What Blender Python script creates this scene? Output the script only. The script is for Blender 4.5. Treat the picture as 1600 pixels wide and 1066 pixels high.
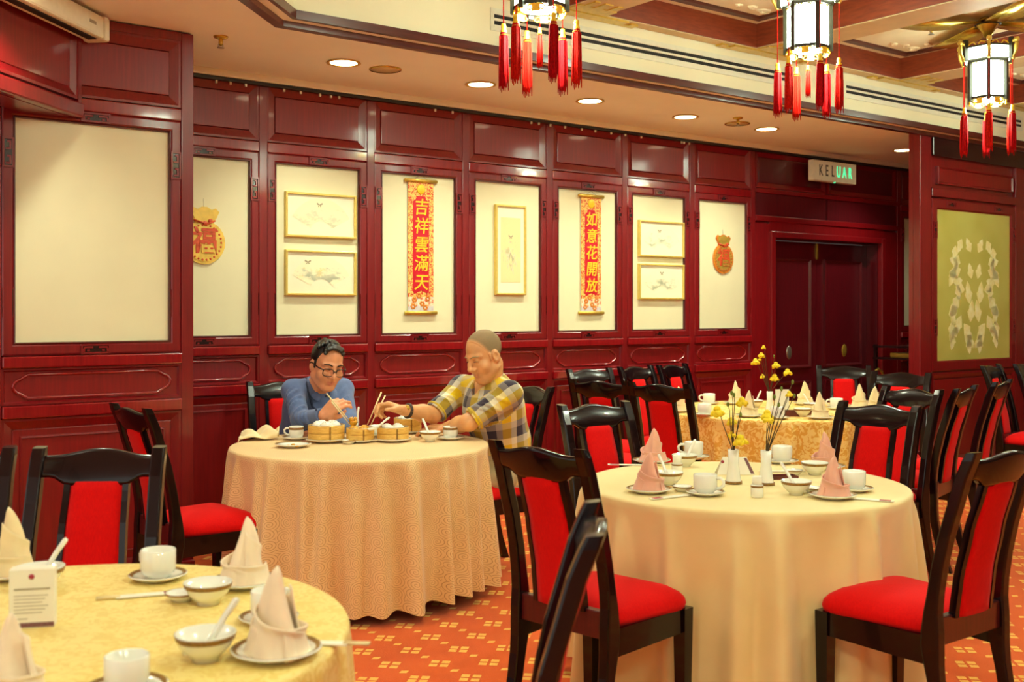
import bpy, bmesh, math, random
import numpy as np
from mathutils import Vector, Matrix, Euler
random.seed(7); np.random.seed(7)
for o in list(bpy.data.objects): bpy.data.objects.remove(o)
SC = bpy.context.scene
COL = SC.collection
PI = math.pi

# ---------------------------------------------------------------- camera, world, exposure
CAM_H, FPX, HOR = 1.45, 1720.0, 484.0
YAW = math.radians(52.7)                      # angle between the back wall (room +X) and the view direction
VIEW = Vector((math.cos(YAW), math.sin(YAW), 0)); RIGHT = Vector((math.sin(YAW), -math.cos(YAW), 0))
CROT = -(PI/2-YAW)                            # rotation of a viewer-aligned frame in the room
cam_d = bpy.data.cameras.new('camera'); cam = bpy.data.objects.new('camera', cam_d); COL.objects.link(cam)
cam_d.sensor_width = 36; cam_d.lens = 36*FPX/1600
cam_d.shift_y = -(533-HOR)/1600
cam.location = (0, 0, CAM_H); cam.rotation_euler = (PI/2, 0, CROT)
cam_d.dof.use_dof = True; cam_d.dof.focus_distance = 5.6; cam_d.dof.aperture_fstop = 4.0
cam_d.clip_start = 0.05
SC.camera = cam
world = bpy.data.worlds.new('world'); SC.world = world; world.use_nodes = True
bg = world.node_tree.nodes['Background']
bg.inputs[0].default_value = (1.0, 0.95, 0.84, 1); bg.inputs[1].default_value = 1.0
SC.view_settings.view_transform = 'Standard'; SC.view_settings.look = 'None'
SC.view_settings.gamma = 1; SC.view_settings.use_curve_mapping = False
SC.view_settings.exposure = 0.24
LANTERN_E, BULB_E, DOWN_W, DOWN_E = 30.0, 270.0, 62.0, 14.0

def room(lat, dep, z=0.0):
    v = RIGHT*lat + VIEW*dep
    return Vector((v.x, v.y, z))
def atz(px, py, z):                           # the point at height z seen along a sight line
    d = (CAM_H-z)*FPX/(py-HOR)
    return room((px-800)/FPX*d, d, z)
def atd(px, py, d):
    return room((px-800)/FPX*d, d, CAM_H-(py-HOR)/FPX*d)
def wallx(px, Y):                             # X on the plane y=Y seen along a sight line
    d = VIEW + RIGHT*((px-800)/FPX)
    return Y*d.x/d.y
def wallz(px, py, Y):
    d = VIEW + RIGHT*((px-800)/FPX)
    return CAM_H + (HOR-py)/FPX*(Y/d.y)

# ---------------------------------------------------------------- materials
def lin(c):
    return tuple(((v/255/12.92) if v/255 <= .04045 else ((v/255+.055)/1.055)**2.4) for v in c[:3])
M = {}
class NT:
    def __init__(s, name):
        s.m = bpy.data.materials.new(name); s.m.use_nodes = True; s.t = s.m.node_tree
        s.b = s.t.nodes['Principled BSDF']
    def n(s, typ, **kw):
        nd = s.t.nodes.new(typ)
        for k, v in kw.items():
            if k.startswith('i_'):
                nd.inputs[k[2:].replace('_', ' ')].default_value = v
            else: setattr(nd, k, v)
        return nd
    def l(s, a, b): s.t.links.new(a, b)
    def math(s, op, a, b=None, c=None):
        nd = s.n('ShaderNodeMath', operation=op)
        for i, v in enumerate((a, b, c)):
            if v is None: continue
            if isinstance(v, (int, float)): nd.inputs[i].default_value = v
            else: s.l(v, nd.inputs[i])
        return nd.outputs[0]
    def mix(s, fac, a, b):
        nd = s.n('ShaderNodeMix', data_type='RGBA')
        for sock, v in ((nd.inputs[0], fac), (nd.inputs[6], a), (nd.inputs[7], b)):
            if isinstance(v, (int, float)): sock.default_value = v
            elif isinstance(v, tuple): sock.default_value = (*lin(v), 1)
            else: s.l(v, sock)
        return nd.outputs[2]
    def ramp(s, fac, stops, interp='LINEAR'):
        nd = s.n('ShaderNodeValToRGB'); cr = nd.color_ramp; cr.interpolation = interp
        while len(cr.elements) < len(stops): cr.elements.new(.5)
        for e, (p, c) in zip(cr.elements, stops): e.position = p; e.color = (*lin(c), 1)
        s.l(fac, nd.inputs[0]); return nd.outputs[0]
    def coord(s, kind='Object', scale=(1, 1, 1), rot=(0, 0, 0), loc=(0, 0, 0)):
        tc = s.n('ShaderNodeTexCoord'); mp = s.n('ShaderNodeMapping')
        mp.inputs['Scale'].default_value = scale; mp.inputs['Rotation'].default_value = rot; mp.inputs['Location'].default_value = loc
        s.l(tc.outputs[kind], mp.inputs[0]); return mp.outputs[0]
    def noise(s, vec, scale, detail=3, rough=.5):
        nd = s.n('ShaderNodeTexNoise'); nd.inputs['Scale'].default_value = scale
        nd.inputs['Detail'].default_value = detail; nd.inputs['Roughness'].default_value = rough
        s.l(vec, nd.inputs['Vector']); return nd.outputs[0]
    def bump(s, h, strength=.2, dist=.002):
        nd = s.n('ShaderNodeBump'); nd.inputs['Strength'].default_value = strength; nd.inputs['Distance'].default_value = dist
        s.l(h, nd.inputs['Height']); s.l(nd.outputs[0], s.b.inputs['Normal'])
    def base(s, c):
        if isinstance(c, tuple): s.b.inputs['Base Color'].default_value = (*lin(c), 1)
        else: s.l(c, s.b.inputs['Base Color'])
    def fin(s, rough=.5, spec=.5, metal=0, coat=0, coatr=.1, sheen=0):
        s.b.inputs['Roughness'].default_value = rough; s.b.inputs['Specular IOR Level'].default_value = spec
        s.b.inputs['Metallic'].default_value = metal; s.b.inputs['Coat Weight'].default_value = coat
        s.b.inputs['Coat Roughness'].default_value = coatr; s.b.inputs['Sheen Weight'].default_value = sheen
        return s.m

def plain(key, c1, rough=.5, var=.12, scale=30, **kw):
    t = NT(key); v = t.coord()
    c2 = tuple(max(0, x*(1-var)) for x in c1)
    t.base(t.ramp(t.noise(v, scale), [(.3, c2), (.7, c1)]))
    M[key] = t.fin(rough, **kw); return M[key]

def wood(key, c1, c2, rough=.3, coat=.3, coatr=.12, sc=(26, 26, 1.3)):
    t = NT(key); v = t.coord('Object', sc)
    f = t.noise(v, 3.0, 5, .6)
    t.base(t.ramp(f, [(.25, c2), (.75, c1)]))
    t.bump(f, .05, .001)
    M[key] = t.fin(rough, coat=coat, coatr=coatr); return M[key]
wood('redwood', (132, 11, 18), (106, 6, 13), .34, .45, .09)
wood('redpanel', (138, 15, 16), (112, 8, 12), .38, .35, .09)
wood('molding', (150, 22, 26), (124, 10, 18), .2, .9, .06)  # lighter than redwood: highlight on rails and cartouches put into the colour
wood('darkwood', (46, 17, 18), (28, 9, 12), .25, .5, .1)
wood('chairwood', (20, 6, 9), (10, 3, 6), .2, .25, .05)
M['chairwood'].node_tree.nodes['Principled BSDF'].inputs['Specular IOR Level'].default_value = .32
wood('railwood', (92, 20, 24), (60, 10, 14), .3, .4)
wood('doorwood', (98, 14, 24), (70, 8, 16), .34, .4)
wood('beamwood', (150, 66, 34), (112, 42, 24), .42, .15, .2, (3, 3, 20))
wood('trimwood', (92, 34, 26), (64, 20, 16), .3, .4, .1, (2, 20, 20))
plain('cream', (234, 228, 190), .6, .03, 3)
plain('ceilpaint', (255, 251, 244), .7, .03, 2)
plain('fascia', (243, 236, 200), .6, .03, 2)
plain('beamtan', (222, 196, 148), .6, .06, 6)
plain('coffer', (240, 226, 190), .7, .04, 5)
plain('cornice', (250, 244, 220), .5, .04, 6)
plain('blackmetal', (30, 27, 24), .4, .2)
plain('ventgap', (24, 22, 20), .7, .1)
plain('ventpaint', (232, 230, 205), .45, .03)
plain('gold', (226, 190, 84), .3, .1, 40, metal=.55)
plain('goldframe', (235, 208, 112), .33, .06, 40, metal=.35)
plain('goldprint', (250, 208, 40), .45, .08, 60)
plain('brass', (214, 180, 70), .25, .12, 12, metal=.7)
plain('steel', (170, 165, 150), .3, .1, 20, metal=.8)
plain('porcelain', (246, 244, 232), .12, .02, 8, coat=.4)
plain('band', (160, 114, 44), .3, .25, 120)
plain('mountboard', (238, 233, 204), .6, .02, 8)
plain('paper', (246, 240, 222), .6, .02, 8)
plain('inkgrey', (172, 160, 130), .6, .1)
plain('inkred', (176, 56, 70), .6, .1)
plain('inkpurple', (142, 92, 96), .6, .35, 250)
plain('black', (16, 15, 15), .35, .1)
plain('napkin_pink', (242, 178, 152), .85, .05, 20, sheen=.3)
plain('napkin_cream', (246, 222, 172), .85, .05, 20, sheen=.3)
plain('napkin_peach', (253, 230, 198), .85, .05, 20, sheen=.3)
plain('signwhite', (236, 234, 206), .5, .03)
plain('signink', (70, 74, 56), .6, .1)
plain('tassel', (214, 22, 6), .8, .25, 90, spec=.1)
plain('tassel_dark', (186, 6, 14), .8, .25, 90, spec=.1)
plain('lanternwood', (44, 40, 24), .4, .2)
plain('bag_gold', (244, 206, 92), .35, .1, 30)
plain('bag_red', (222, 84, 40), .45, .15, 60)
plain('bag_orange', (236, 140, 40), .45, .15, 60)
plain('twig', (88, 66, 34), .8, .3, 60)
plain('petal', (255, 220, 24), .7, .12, 80)
plain('leafgreen', (116, 130, 40), .7, .2, 60)
plain('chopstick_m', (236, 214, 158), .45, .06, 20)
plain('dumpling', (250, 246, 232), .35, .04, 40, coat=.3)
plain('shumai', (240, 172, 26), .4, .2, 90, coat=.3)
plain('shirt_blue', (92, 112, 160), .85, .12, 18, sheen=.2)
plain('shirt_navy', (46, 54, 84), .85, .15, 30)
plain('trouser_dark', (38, 38, 52), .85, .15, 20)
plain('trouser_khaki', (196, 180, 136), .85, .1, 20)
plain('hair_black', (26, 22, 20), .4, .4, 160)
plain('hair_grey', (172, 148, 102), .8, .3, 260)
plain('strap', (60, 44, 34), .5, .2)
plain('undershirt', (240, 236, 226), .85, .03)
plain('spectacle', (26, 20, 22), .25, .2)
plain('shoe', (24, 20, 20), .35, .2)
plain('plaidcuff', (222, 186, 60), .85, .15, 40)
plain('traymat', (108, 42, 30), .5, .2)

def skin(key, c, lipc):
    t = NT(key); v = t.coord()
    base = t.ramp(t.noise(v, 25, 3), [(.3, tuple(x*.93 for x in c)), (.7, c)])
    a = t.n('ShaderNodeAttribute', attribute_name='tint')
    t.base(t.mix(a.outputs['Fac'], base, lipc))
    t.b.inputs['Subsurface Weight'].default_value = .08
    t.b.inputs['Subsurface Radius'].default_value = (.012, .005, .003)
    M[key] = t.fin(.45); return
skin('skin_a', (236, 160, 116), (208, 108, 88))
skin('skin_b', (232, 168, 112), (200, 108, 84))

def stubble():
    t = NT('hair_grey_soft'); a_ = t.n('ShaderNodeAttribute', attribute_name='edge'); v = t.coord()
    n = t.noise(v, 320, 2, .7); fac = t.math('MULTIPLY', a_.outputs['Fac'], t.math('ADD', t.math('MULTIPLY', n, .5), .62))
    t.base(t.mix(fac, (228, 164, 110), (124, 108, 76))); t.bump(n, .3, .002); M['hair_grey_soft'] = t.fin(.75)
stubble()
def velvet(key, c1, c2):
    t = NT(key); v = t.coord('Object', (60, 60, 4))
    f = t.noise(v, 4, 4, .7)
    t.base(t.ramp(f, [(.25, c2), (.75, c1)])); t.bump(t.noise(t.coord(), 500, 1), .1, .0006)
    M[key] = t.fin(.85, spec=.12, sheen=.05)
velvet('velvet', (226, 14, 8), (202, 4, 8))

def carpet():
    t = NT('carpet'); v = t.coord()
    s = t.n('ShaderNodeSeparateXYZ'); t.l(v, s.inputs[0])
    PX, PY = .342, .219
    def cell(ox, oy, px, py):
        fx = t.math('SUBTRACT', t.math('FRACT', t.math('ADD', t.math('DIVIDE', s.outputs[0], px), ox)), .5)
        fy = t.math('SUBTRACT', t.math('FRACT', t.math('ADD', t.math('DIVIDE', s.outputs[1], py), oy)), .5)
        return t.math('MULTIPLY', fx, px), t.math('MULTIPLY', fy, py)
    def motif(ox, oy, r, w, px=PX, py=PY):
        x, y = cell(ox, oy, px, py)
        # four petals on the diagonals and a small knot in the middle
        a = t.math('ADD', x, y); b = t.math('SUBTRACT', x, y)
        aa = t.math('ABSOLUTE', a); ab = t.math('ABSOLUTE', b)
        da = t.math('ABSOLUTE', t.math('SUBTRACT', aa, r)); db = t.math('ABSOLUTE', t.math('SUBTRACT', ab, r))
        d = t.math('MAXIMUM', da, db)
        return t.math('LESS_THAN', d, w)
    m1 = t.math('MAXIMUM', motif(.2, .3, .032, .0235), motif(.7, .8, .032, .0235))
    def dot(ox, oy, ra, rb):
        x, y = cell(ox, oy, PX, PY)
        return t.math('LESS_THAN', t.math('ADD', t.math('DIVIDE', t.math('ABSOLUTE', x), ra), t.math('DIVIDE', t.math('ABSOLUTE', y), rb)), 1.0)
    m2 = t.math('MAXIMUM', dot(.7, .3, .024, .018), dot(.2, .8, .024, .018))
    nz = t.noise(v, 140, 3, .7); n2 = t.noise(v, 3, 3)
    base = t.mix(n2, (212, 78, 4), (238, 104, 8))
    base = t.mix(t.math('MULTIPLY', nz, .35), base, (150, 40, 12))
    wear = t.math('GREATER_THAN', t.noise(v, 260, 2, .7), .42)
    mm = t.math('MULTIPLY', t.math('MAXIMUM', m1, m2), t.math('ADD', t.math('MULTIPLY', wear, .5), .45))
    t.base(t.mix(mm, base, (240, 186, 84)))
    t.bump(nz, .5, .004)
    M['carpet'] = t.fin(.95, spec=.1, sheen=.2)
carpet()

def uvsep(t):
    u = t.n('ShaderNodeUVMap'); s = t.n('ShaderNodeSeparateXYZ'); t.l(u.outputs[0], s.inputs[0]); return u.outputs[0], s
def cloth_spiral():
    t = NT('cloth_spiral'); uv, s = uvsep(t)
    mp = t.n('ShaderNodeMapping'); sc = 19.0; mp.inputs['Scale'].default_value = (sc, sc, 1); t.l(uv, mp.inputs[0])
    vo = t.n('ShaderNodeTexVoronoi', voronoi_dimensions='2D'); vo.inputs['Scale'].default_value = 1; vo.inputs['Randomness'].default_value = .55
    t.l(mp.outputs[0], vo.inputs['Vector'])
    df = t.n('ShaderNodeVectorMath', operation='SUBTRACT'); t.l(mp.outputs[0], df.inputs[0]); t.l(vo.outputs['Position'], df.inputs[1])
    q = t.n('ShaderNodeSeparateXYZ'); t.l(df.outputs[0], q.inputs[0])
    ang = t.math('DIVIDE', t.math('ARCTAN2', q.outputs[1], q.outputs[0]), 2*PI)
    ph = t.math('FRACT', t.math('SUBTRACT', t.math('MULTIPLY', vo.outputs['Distance'], 5.2), ang))
    line = t.math('LESS_THAN', ph, .2)
    line = t.math('MULTIPLY', line, .75)
    base = t.ramp(t.noise(uv, 4, 2), [(.3, (238, 200, 138)), (.7, (244, 210, 152))])
    t.base(t.mix(line, base, (178, 122, 62)))
    rg = t.math('SUBTRACT', .55, t.math('MULTIPLY', line, .2)); t.l(rg, t.b.inputs['Roughness'])
    M['cloth_spiral'] = t.m; t.b.inputs['Sheen Weight'].default_value = .2
cloth_spiral()
def cloth_damask(key, c1, c2, scale, thr=.5, rough=.5):
    t = NT(key); uv, s = uvsep(t)
    nd = t.n('ShaderNodeTexNoise'); nd.inputs['Scale'].default_value = scale; nd.inputs['Detail'].default_value = 1.2; nd.inputs['Distortion'].default_value = 1.8
    t.l(uv, nd.inputs['Vector'])
    vo = t.n('ShaderNodeTexVoronoi', voronoi_dimensions='2D'); vo.inputs['Scale'].default_value = scale*.28; vo.inputs['Randomness'].default_value = .4; t.l(uv, vo.inputs['Vector'])
    k = t.math('SUBTRACT', nd.outputs[0], t.math('MULTIPLY', vo.outputs['Distance'], .22))
    f = t.ramp(k, [(thr-.13, c2), (thr-.07, c1)])
    g = t.noise(uv, scale*.25, 2)
    t.base(t.mix(t.math('MULTIPLY', g, .2), f, c2))
    r = t.math('ADD', t.math('MULTIPLY', nd.outputs[0], .2), rough-.1); t.l(r, t.b.inputs['Roughness'])
    M[key] = t.m; t.b.inputs['Sheen Weight'].default_value = .15
cloth_damask('cloth_yellow', (246, 222, 136), (236, 204, 106), 34)
cloth_damask('cloth_gold', (248, 218, 130), (230, 172, 62), 26)
def cloth_plain():
    t = NT('cloth_plain'); uv, s = uvsep(t)
    t.base(t.ramp(t.noise(uv, 5, 3), [(.3, (238, 212, 144)), (.7, (243, 220, 156))]))
    t.bump(t.noise(uv, 900, 1), .08, .0005)
    M['cloth_plain'] = t.fin(.55, sheen=.25)
cloth_plain()

def plaid():
    t = NT('plaid'); a = t.n('ShaderNodeAttribute', attribute_name='weave'); s = t.n('ShaderNodeSeparateXYZ'); t.l(a.outputs['Vector'], s.inputs[0])
    P = .185
    def f(o, off=0.0): return t.math('FRACT', t.math('ADD', t.math('DIVIDE', s.outputs[o], P), off))
    stops = [(0, (40, 32, 58)), (.30, (168, 156, 150)), (.50, (236, 196, 4)), (.80, (240, 230, 200))]
    cu = t.ramp(f(0), stops, 'CONSTANT'); cv = t.ramp(f(1, .1), stops, 'CONSTANT')
    c = t.mix(.5, cu, cv)
    c = t.mix(t.math('MULTIPLY', t.noise(t.coord(), 300, 1), .2), c, (120, 104, 80))
    t.base(c); M['plaid'] = t.fin(.85, spec=.2, sheen=.2)
plaid()

def bamboo():
    t = NT('bamboo'); v = t.coord('Object', (1, 1, 1))
    s = t.n('ShaderNodeSeparateXYZ'); t.l(v, s.inputs[0])
    f = t.noise(t.coord('Object', (12, 12, 90)), 3, 4, .6)
    t.base(t.ramp(f, [(.25, (206, 150, 62)), (.55, (232, 184, 90)), (.8, (242, 206, 122))]))
    t.bump(f, .15, .001); M['bamboo'] = t.fin(.5)
bamboo()

def emis(key, c, e, base=(250, 246, 230)):
    t = NT(key); t.base(base); t.b.inputs['Emission Color'].default_value = (*lin(c), 1); t.b.inputs['Emission Strength'].default_value = e
    n = t.noise(t.coord(), 8, 1)
    M[key] = t.fin(.4)
emis('lantern_glass', (230, 250, 222), LANTERN_E)
emis('lantern_bulb', (230, 250, 222), BULB_E)
emis('downlight_lens', (255, 236, 190), DOWN_E)
emis('signgreen', (40, 236, 160), 1.2, (90, 220, 160))

def art(key, bgc, seed, cols, paper=(240, 236, 208)):
    t = NT(key); uv, s = uvsep(t)
    mp = t.n('ShaderNodeMapping'); mp.inputs['Location'].default_value = (seed, seed*1.7, 0); t.l(uv, mp.inputs[0])
    n1 = t.noise(mp.outputs[0], 7, 4, .65)
    dx = t.math('SUBTRACT', s.outputs[0], .5); dy = t.math('SUBTRACT', s.outputs[1], .38)
    r = t.math('SQRT', t.math('ADD', t.math('MULTIPLY', dx, dx), t.math('MULTIPLY', t.math('MULTIPLY', dy, dy), 3.0)))
    k = t.math('SUBTRACT', n1, t.math('MULTIPLY', r, .42))
    ink = t.n('ShaderNodeMapRange'); ink.inputs[1].default_value = .37; ink.inputs[2].default_value = .47; t.l(k, ink.inputs[0])
    hue = t.noise(mp.outputs[0], 5, 1)
    col = t.ramp(hue, [(.38, cols[0]), (.52, cols[1]), (.64, cols[2])])
    t.base(t.mix(t.math('MULTIPLY', ink.outputs[0], .75), bgc, col))
    M[key] = t.fin(.6)
art('art_fan_pale', (241, 232, 192), 3.1, [(190, 190, 160), (205, 205, 175), (214, 205, 165)])
art('art_fan_flower', (241, 232, 196), 8.2, [(140, 150, 132), (180, 185, 160), (238, 205, 110)])
art('art_column', (238, 214, 158), 5.4, [(150, 156, 134), (238, 214, 190), (180, 176, 140)])
art('art_fan_green', (242, 234, 200), 12.7, [(136, 148, 122), (196, 200, 170), (240, 214, 190)])
art('art_fan_moss', (242, 234, 200), 17.3, [(128, 142, 118), (190, 196, 164), (236, 216, 186)])
def scrollart():
    t = NT('scroll_border'); uv, s = uvsep(t)
    nz = t.n('ShaderNodeTexNoise'); nz.inputs['Scale'].default_value = 42; nz.inputs['Detail'].default_value = 1; nz.inputs['Distortion'].default_value = 2.2; t.l(uv, nz.inputs['Vector'])
    gold = t.math('GREATER_THAN', nz.outputs[0], .47)
    top = t.mix(gold, (206, 60, 34), (248, 200, 104))
    n = t.noise(uv, 30, 3)
    flo = t.ramp(n, [(.34, (176, 190, 214)), (.44, (244, 226, 206)), (.54, (246, 200, 150)), (.64, (222, 70, 70)), (.74, (110, 170, 110))])
    low = t.math('LESS_THAN', s.outputs[1], .12)
    sea = t.math('LESS_THAN', s.outputs[1], .05)
    c = t.mix(low, top, flo); c = t.mix(t.math('MULTIPLY', sea, .7), c, (186, 196, 216))
    t.base(c); M['scroll_border'] = t.fin(.5)
scrollart()
plain('scroll_red', (206, 12, 40), .45, .06, 20)

def frosted():
    t = NT('frosted'); t.base((206, 200, 104)); n = t.noise(t.coord(), 2, 2)
    t.base(t.ramp(n, [(.3, (186, 178, 84)), (.7, (204, 196, 104))]))
    M['frosted'] = t.fin(.25, coat=.3, coatr=.1)
    t = NT('glass_gilt'); t.base(t.ramp(t.noise(t.coord(), 14, 3), [(.3, (240, 222, 132)), (.7, (252, 244, 190))])); M['glass_gilt'] = t.fin(.15, coat=.5)
frosted()
def glass(key, col=(255, 255, 255), rough=.02):
    t = NT(key); t.base(col); t.b.inputs['Transmission Weight'].default_value = 1; t.b.inputs['IOR'].default_value = 1.05
    n = t.noise(t.coord(), 4, 1); M[key] = t.fin(rough); return
glass('lens')

# ---------------------------------------------------------------- mesh helpers
class MB:
    def __init__(s): s.v = []; s.f = []; s.sm = []; s.uv = None
    def add(s, vs, fs, smooth=False):
        o = len(s.v); s.v += [tuple(v) for v in vs]; s.f += [tuple(i+o for i in f) for f in fs]; s.sm += [smooth]*len(fs); return s
    def box(s, x0, x1, y0, y1, z0, z1, T=None, ch=0.0):
        if ch <= 0:
            vs = [(x, y, z) for z in (z0, z1) for y in (y0, y1) for x in (x0, x1)]
            fs = [(0, 2, 3, 1), (4, 5, 7, 6), (0, 1, 5, 4), (2, 6, 7, 3), (0, 4, 6, 2), (1, 3, 7, 5)]
        else:
            bm = bmesh.new(); bmesh.ops.create_cube(bm, size=1)
            bmesh.ops.scale(bm, vec=(x1-x0, y1-y0, z1-z0), verts=bm.verts)
            bmesh.ops.translate(bm, vec=((x0+x1)/2, (y0+y1)/2, (z0+z1)/2), verts=bm.verts)
            bmesh.ops.bevel(bm, geom=bm.edges[:], offset=ch, segments=2, profile=.5, affect='EDGES')
            bm.verts.index_update(); vs = [v.co.copy() for v in bm.verts]; fs = [[v.index for v in f.verts] for f in bm.faces]; bm.free()
        if T is not None: vs = [T @ Vector(v) for v in vs]
        return s.add(vs, fs)
    def lathe(s, prof, n=24, T=None, smooth=True, cap=True):
        vs = []; fs = []; m = len(prof)
        for r, z in prof:
            for k in range(n):
                a = 2*PI*k/n; vs.append(Vector((r*math.cos(a), r*math.sin(a), z)))
        for i in range(m-1):
            for k in range(n):
                a, b = i*n+k, i*n+(k+1) % n
                fs.append((a, b, b+n, a+n))
        if cap and prof[0][0] > 1e-6: fs.append(tuple(range(n-1, -1, -1)))
        if cap and prof[-1][0] > 1e-6: fs.append(tuple((m-1)*n+k for k in range(n)))
        if T is not None: vs = [T @ v for v in vs]
        return s.add(vs, fs, smooth)
    def tube(s, pts, rad, n=8, smooth=True, caps=True, squash=None):
        pts = [Vector(p) for p in pts]; m = len(pts)
        if not hasattr(rad, '__len__'): rad = [rad]*m
        vs = []; fs = []; up = Vector((0, 0, 1)); prev = None
        for i, p in enumerate(pts):
            d = (pts[min(i+1, m-1)]-pts[max(i-1, 0)]).normalized()
            if prev is None:
                a = d.cross(up)
                if a.length < .05: a = d.cross(Vector((1, 0, 0)))
                a.normalize()
            else:
                a = (prev - d*prev.dot(d)).normalized()
            prev = a; b = d.cross(a)
            for k in range(n):
                t = 2*PI*k/n; vs.append(p + (a*math.cos(t) + b*math.sin(t)*(squash or 1))*rad[i])
        for i in range(m-1):
            for k in range(n):
                q, w = i*n+k, i*n+(k+1) % n; fs.append((q, q+n, w+n, w))
        if caps: fs.append(tuple(range(n))); fs.append(tuple((m-1)*n+k for k in range(n-1, -1, -1)))
        return s.add(vs, fs, smooth)
    def prism(s, poly, y0, y1, T=None, smooth=False):   # polygon in xz extruded along y
        n = len(poly); vs = [Vector((x, y0, z)) for x, z in poly] + [Vector((x, y1, z)) for x, z in poly]
        fs = [tuple(range(n-1, -1, -1)), tuple(range(n, 2*n))] + [(k, (k+1) % n, n+(k+1) % n, n+k) for k in range(n)]
        if T is not None: vs = [T @ v for v in vs]
        return s.add(vs, fs, smooth)
    def frame(s, x0, x1, z0, z1, prof):     # mitred frame round a rectangle in xz; prof = [(inset, y)...] closed section
        vs = []; fs = []; n = len(prof)
        for (cx, cz, sx, sz) in ((x0, z0, 1, 1), (x1, z0, -1, 1), (x1, z1, -1, -1), (x0, z1, 1, -1)):
            for (w, y) in prof: vs.append((cx+sx*w, y, cz+sz*w))
        for c in range(4):
            for k in range(n):
                a, b = c*n+k, c*n+(k+1) % n; c2 = ((c+1) % 4)*n
                fs.append((a, c2+k, c2+(k+1) % n, b))
        return s.add(vs, fs)
    def sphere(s, c, r, n=10, m=7, T=None, smooth=True):
        r = r if hasattr(r, '__len__') else (r, r, r)
        vs = [Vector((0, 0, -1))]; fs = []
        for i in range(1, m):
            ph = -PI/2 + PI*i/m
            for k in range(n): vs.append(Vector((math.cos(ph)*math.cos(2*PI*k/n), math.cos(ph)*math.sin(2*PI*k/n), math.sin(ph))))
        vs.append(Vector((0, 0, 1)))
        for k in range(n):
            fs.append((0, 1+(k+1) % n, 1+k)); fs.append((len(vs)-1, 1+(m-2)*n+k, 1+(m-2)*n+(k+1) % n))
        for i in range(m-2):
            for k in range(n):
                a, b = 1+i*n+k, 1+i*n+(k+1) % n; fs.append((a, b, b+n, a+n))
        vs = [Vector((v.x*r[0], v.y*r[1], v.z*r[2])) for v in vs]
        if T is not None: vs = [T @ v for v in vs]
        return s.add([v+Vector(c) for v in vs], fs, smooth)
    def mesh(s, name, mat=None, fix=True):
        me = bpy.data.meshes.new(name); me.from_pydata(s.v, [], s.f)
        if s.uv is not None:
            l = me.uv_layers.new(name='UVMap')
            for lp in me.loops: l.data[lp.index].uv = s.uv[lp.vertex_index]
        if fix:
            bm = bmesh.new(); bm.from_mesh(me); bmesh.ops.recalc_face_normals(bm, faces=bm.faces); bm.to_mesh(me); bm.free()
        for p, k in zip(me.polygons, s.sm): p.use_smooth = k
        if mat: me.materials.append(M[mat])
        me.update(); return me

def link(name, me, parent=None, loc=(0, 0, 0), rz=0.0, kind=None):
    o = bpy.data.objects.new(name, me); COL.objects.link(o)
    o.location = loc; o.rotation_euler = (0, 0, rz)
    if parent is not None: o.parent = parent
    if kind: o['kind'] = kind
    return o
def tag(o, label, cat, group=None):
    o['label'] = label; o['category'] = cat
    if group: o['group'] = group
    return o
def empty(name, loc=(0, 0, 0), rz=0.0, label=None, cat=None, group=None):
    o = bpy.data.objects.new(name, None); COL.objects.link(o); o.location = loc; o.rotation_euler = (0, 0, rz)
    o.empty_display_size = .1
    if label: tag(o, label, cat, group)
    return o
def put(name, mb, mat, parent=None, loc=(0, 0, 0), rz=0.0, kind=None):
    return link(name, mb.mesh(name, mat), parent, loc, rz, kind)
def copy_tree(o, loc=None, rz=None, label=None, group=None, parent=None):
    c = o.copy(); COL.objects.link(c)
    if parent is not None: c.parent = parent
    if loc is not None: c.location = loc
    if rz is not None: c.rotation_euler = (0, 0, rz)
    if label: c['label'] = label
    if group: c['group'] = group
    for ch in list(o.children):
        copy_tree(ch, parent=c)
    return c
def Rz(a): return Matrix.Rotation(a, 4, 'Z')
def Tr(x, y, z): return Matrix.Translation((x, y, z))
# ================================================================ the room
W, WN, WP = 6.45, 5.66, 5.20                 # back wall, projecting wall at left, partition at right
ZC, ZB, ZT = 2.915, 3.25, 3.41               # soffit, underside of beams, coffer ceiling
floor = put('floor', MB().box(-5, 14, -5, 8, -.1, 0), 'carpet', kind='structure')

# the far sides of the room, behind the viewer
for nm, bx_ in (('wall_front', (-5, 14, -5.1, -5)), ('wall_far_right', (14, 14.1, -5, 8))):
    w_ = put(nm, MB().box(*bx_, 1.0, 3.5), 'cream', kind='structure'); put('dado', MB().box(*bx_, 0, 1.0), 'redwood', w_)

def cartouche(hw, hh, r=.0085):
    q = []
    e = hh*1.35
    for k in range(7):                        # right end bulge
        a = -PI/2 + PI*k/6
        q.append((hw - hh*.62 + math.cos(a)*hh*.62, math.sin(a)*hh*.62))
    notch = [(hw-hh*.78, hh*.78), (hw-hh*1.0, hh*.86), (hw-hh*1.12, hh)]
    right = [(x, -z) for x, z in reversed(notch)] + q + notch
    left = [(-x, z) for x, z in reversed(right)]
    ring = right + left
    mb = MB(); pts = [Vector((x, 0, z)) for x, z in ring]; n = len(pts); m = 6
    vs = []; fs = []
    for i, p in enumerate(pts):
        d = (pts[(i+1) % n]-pts[i-1]).normalized(); a = Vector((0, -1, 0)); b = d.cross(a)
        for k in range(m):
            t = 2*PI*k/m; vs.append(p + (a*math.cos(t)+b*math.sin(t))*r)
    for i in range(n):
        j = (i+1) % n
        for k in range(m): fs.append((i*m+k, j*m+k, j*m+(k+1) % m, i*m+(k+1) % m))
    return mb.add(vs, fs, True)

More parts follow.
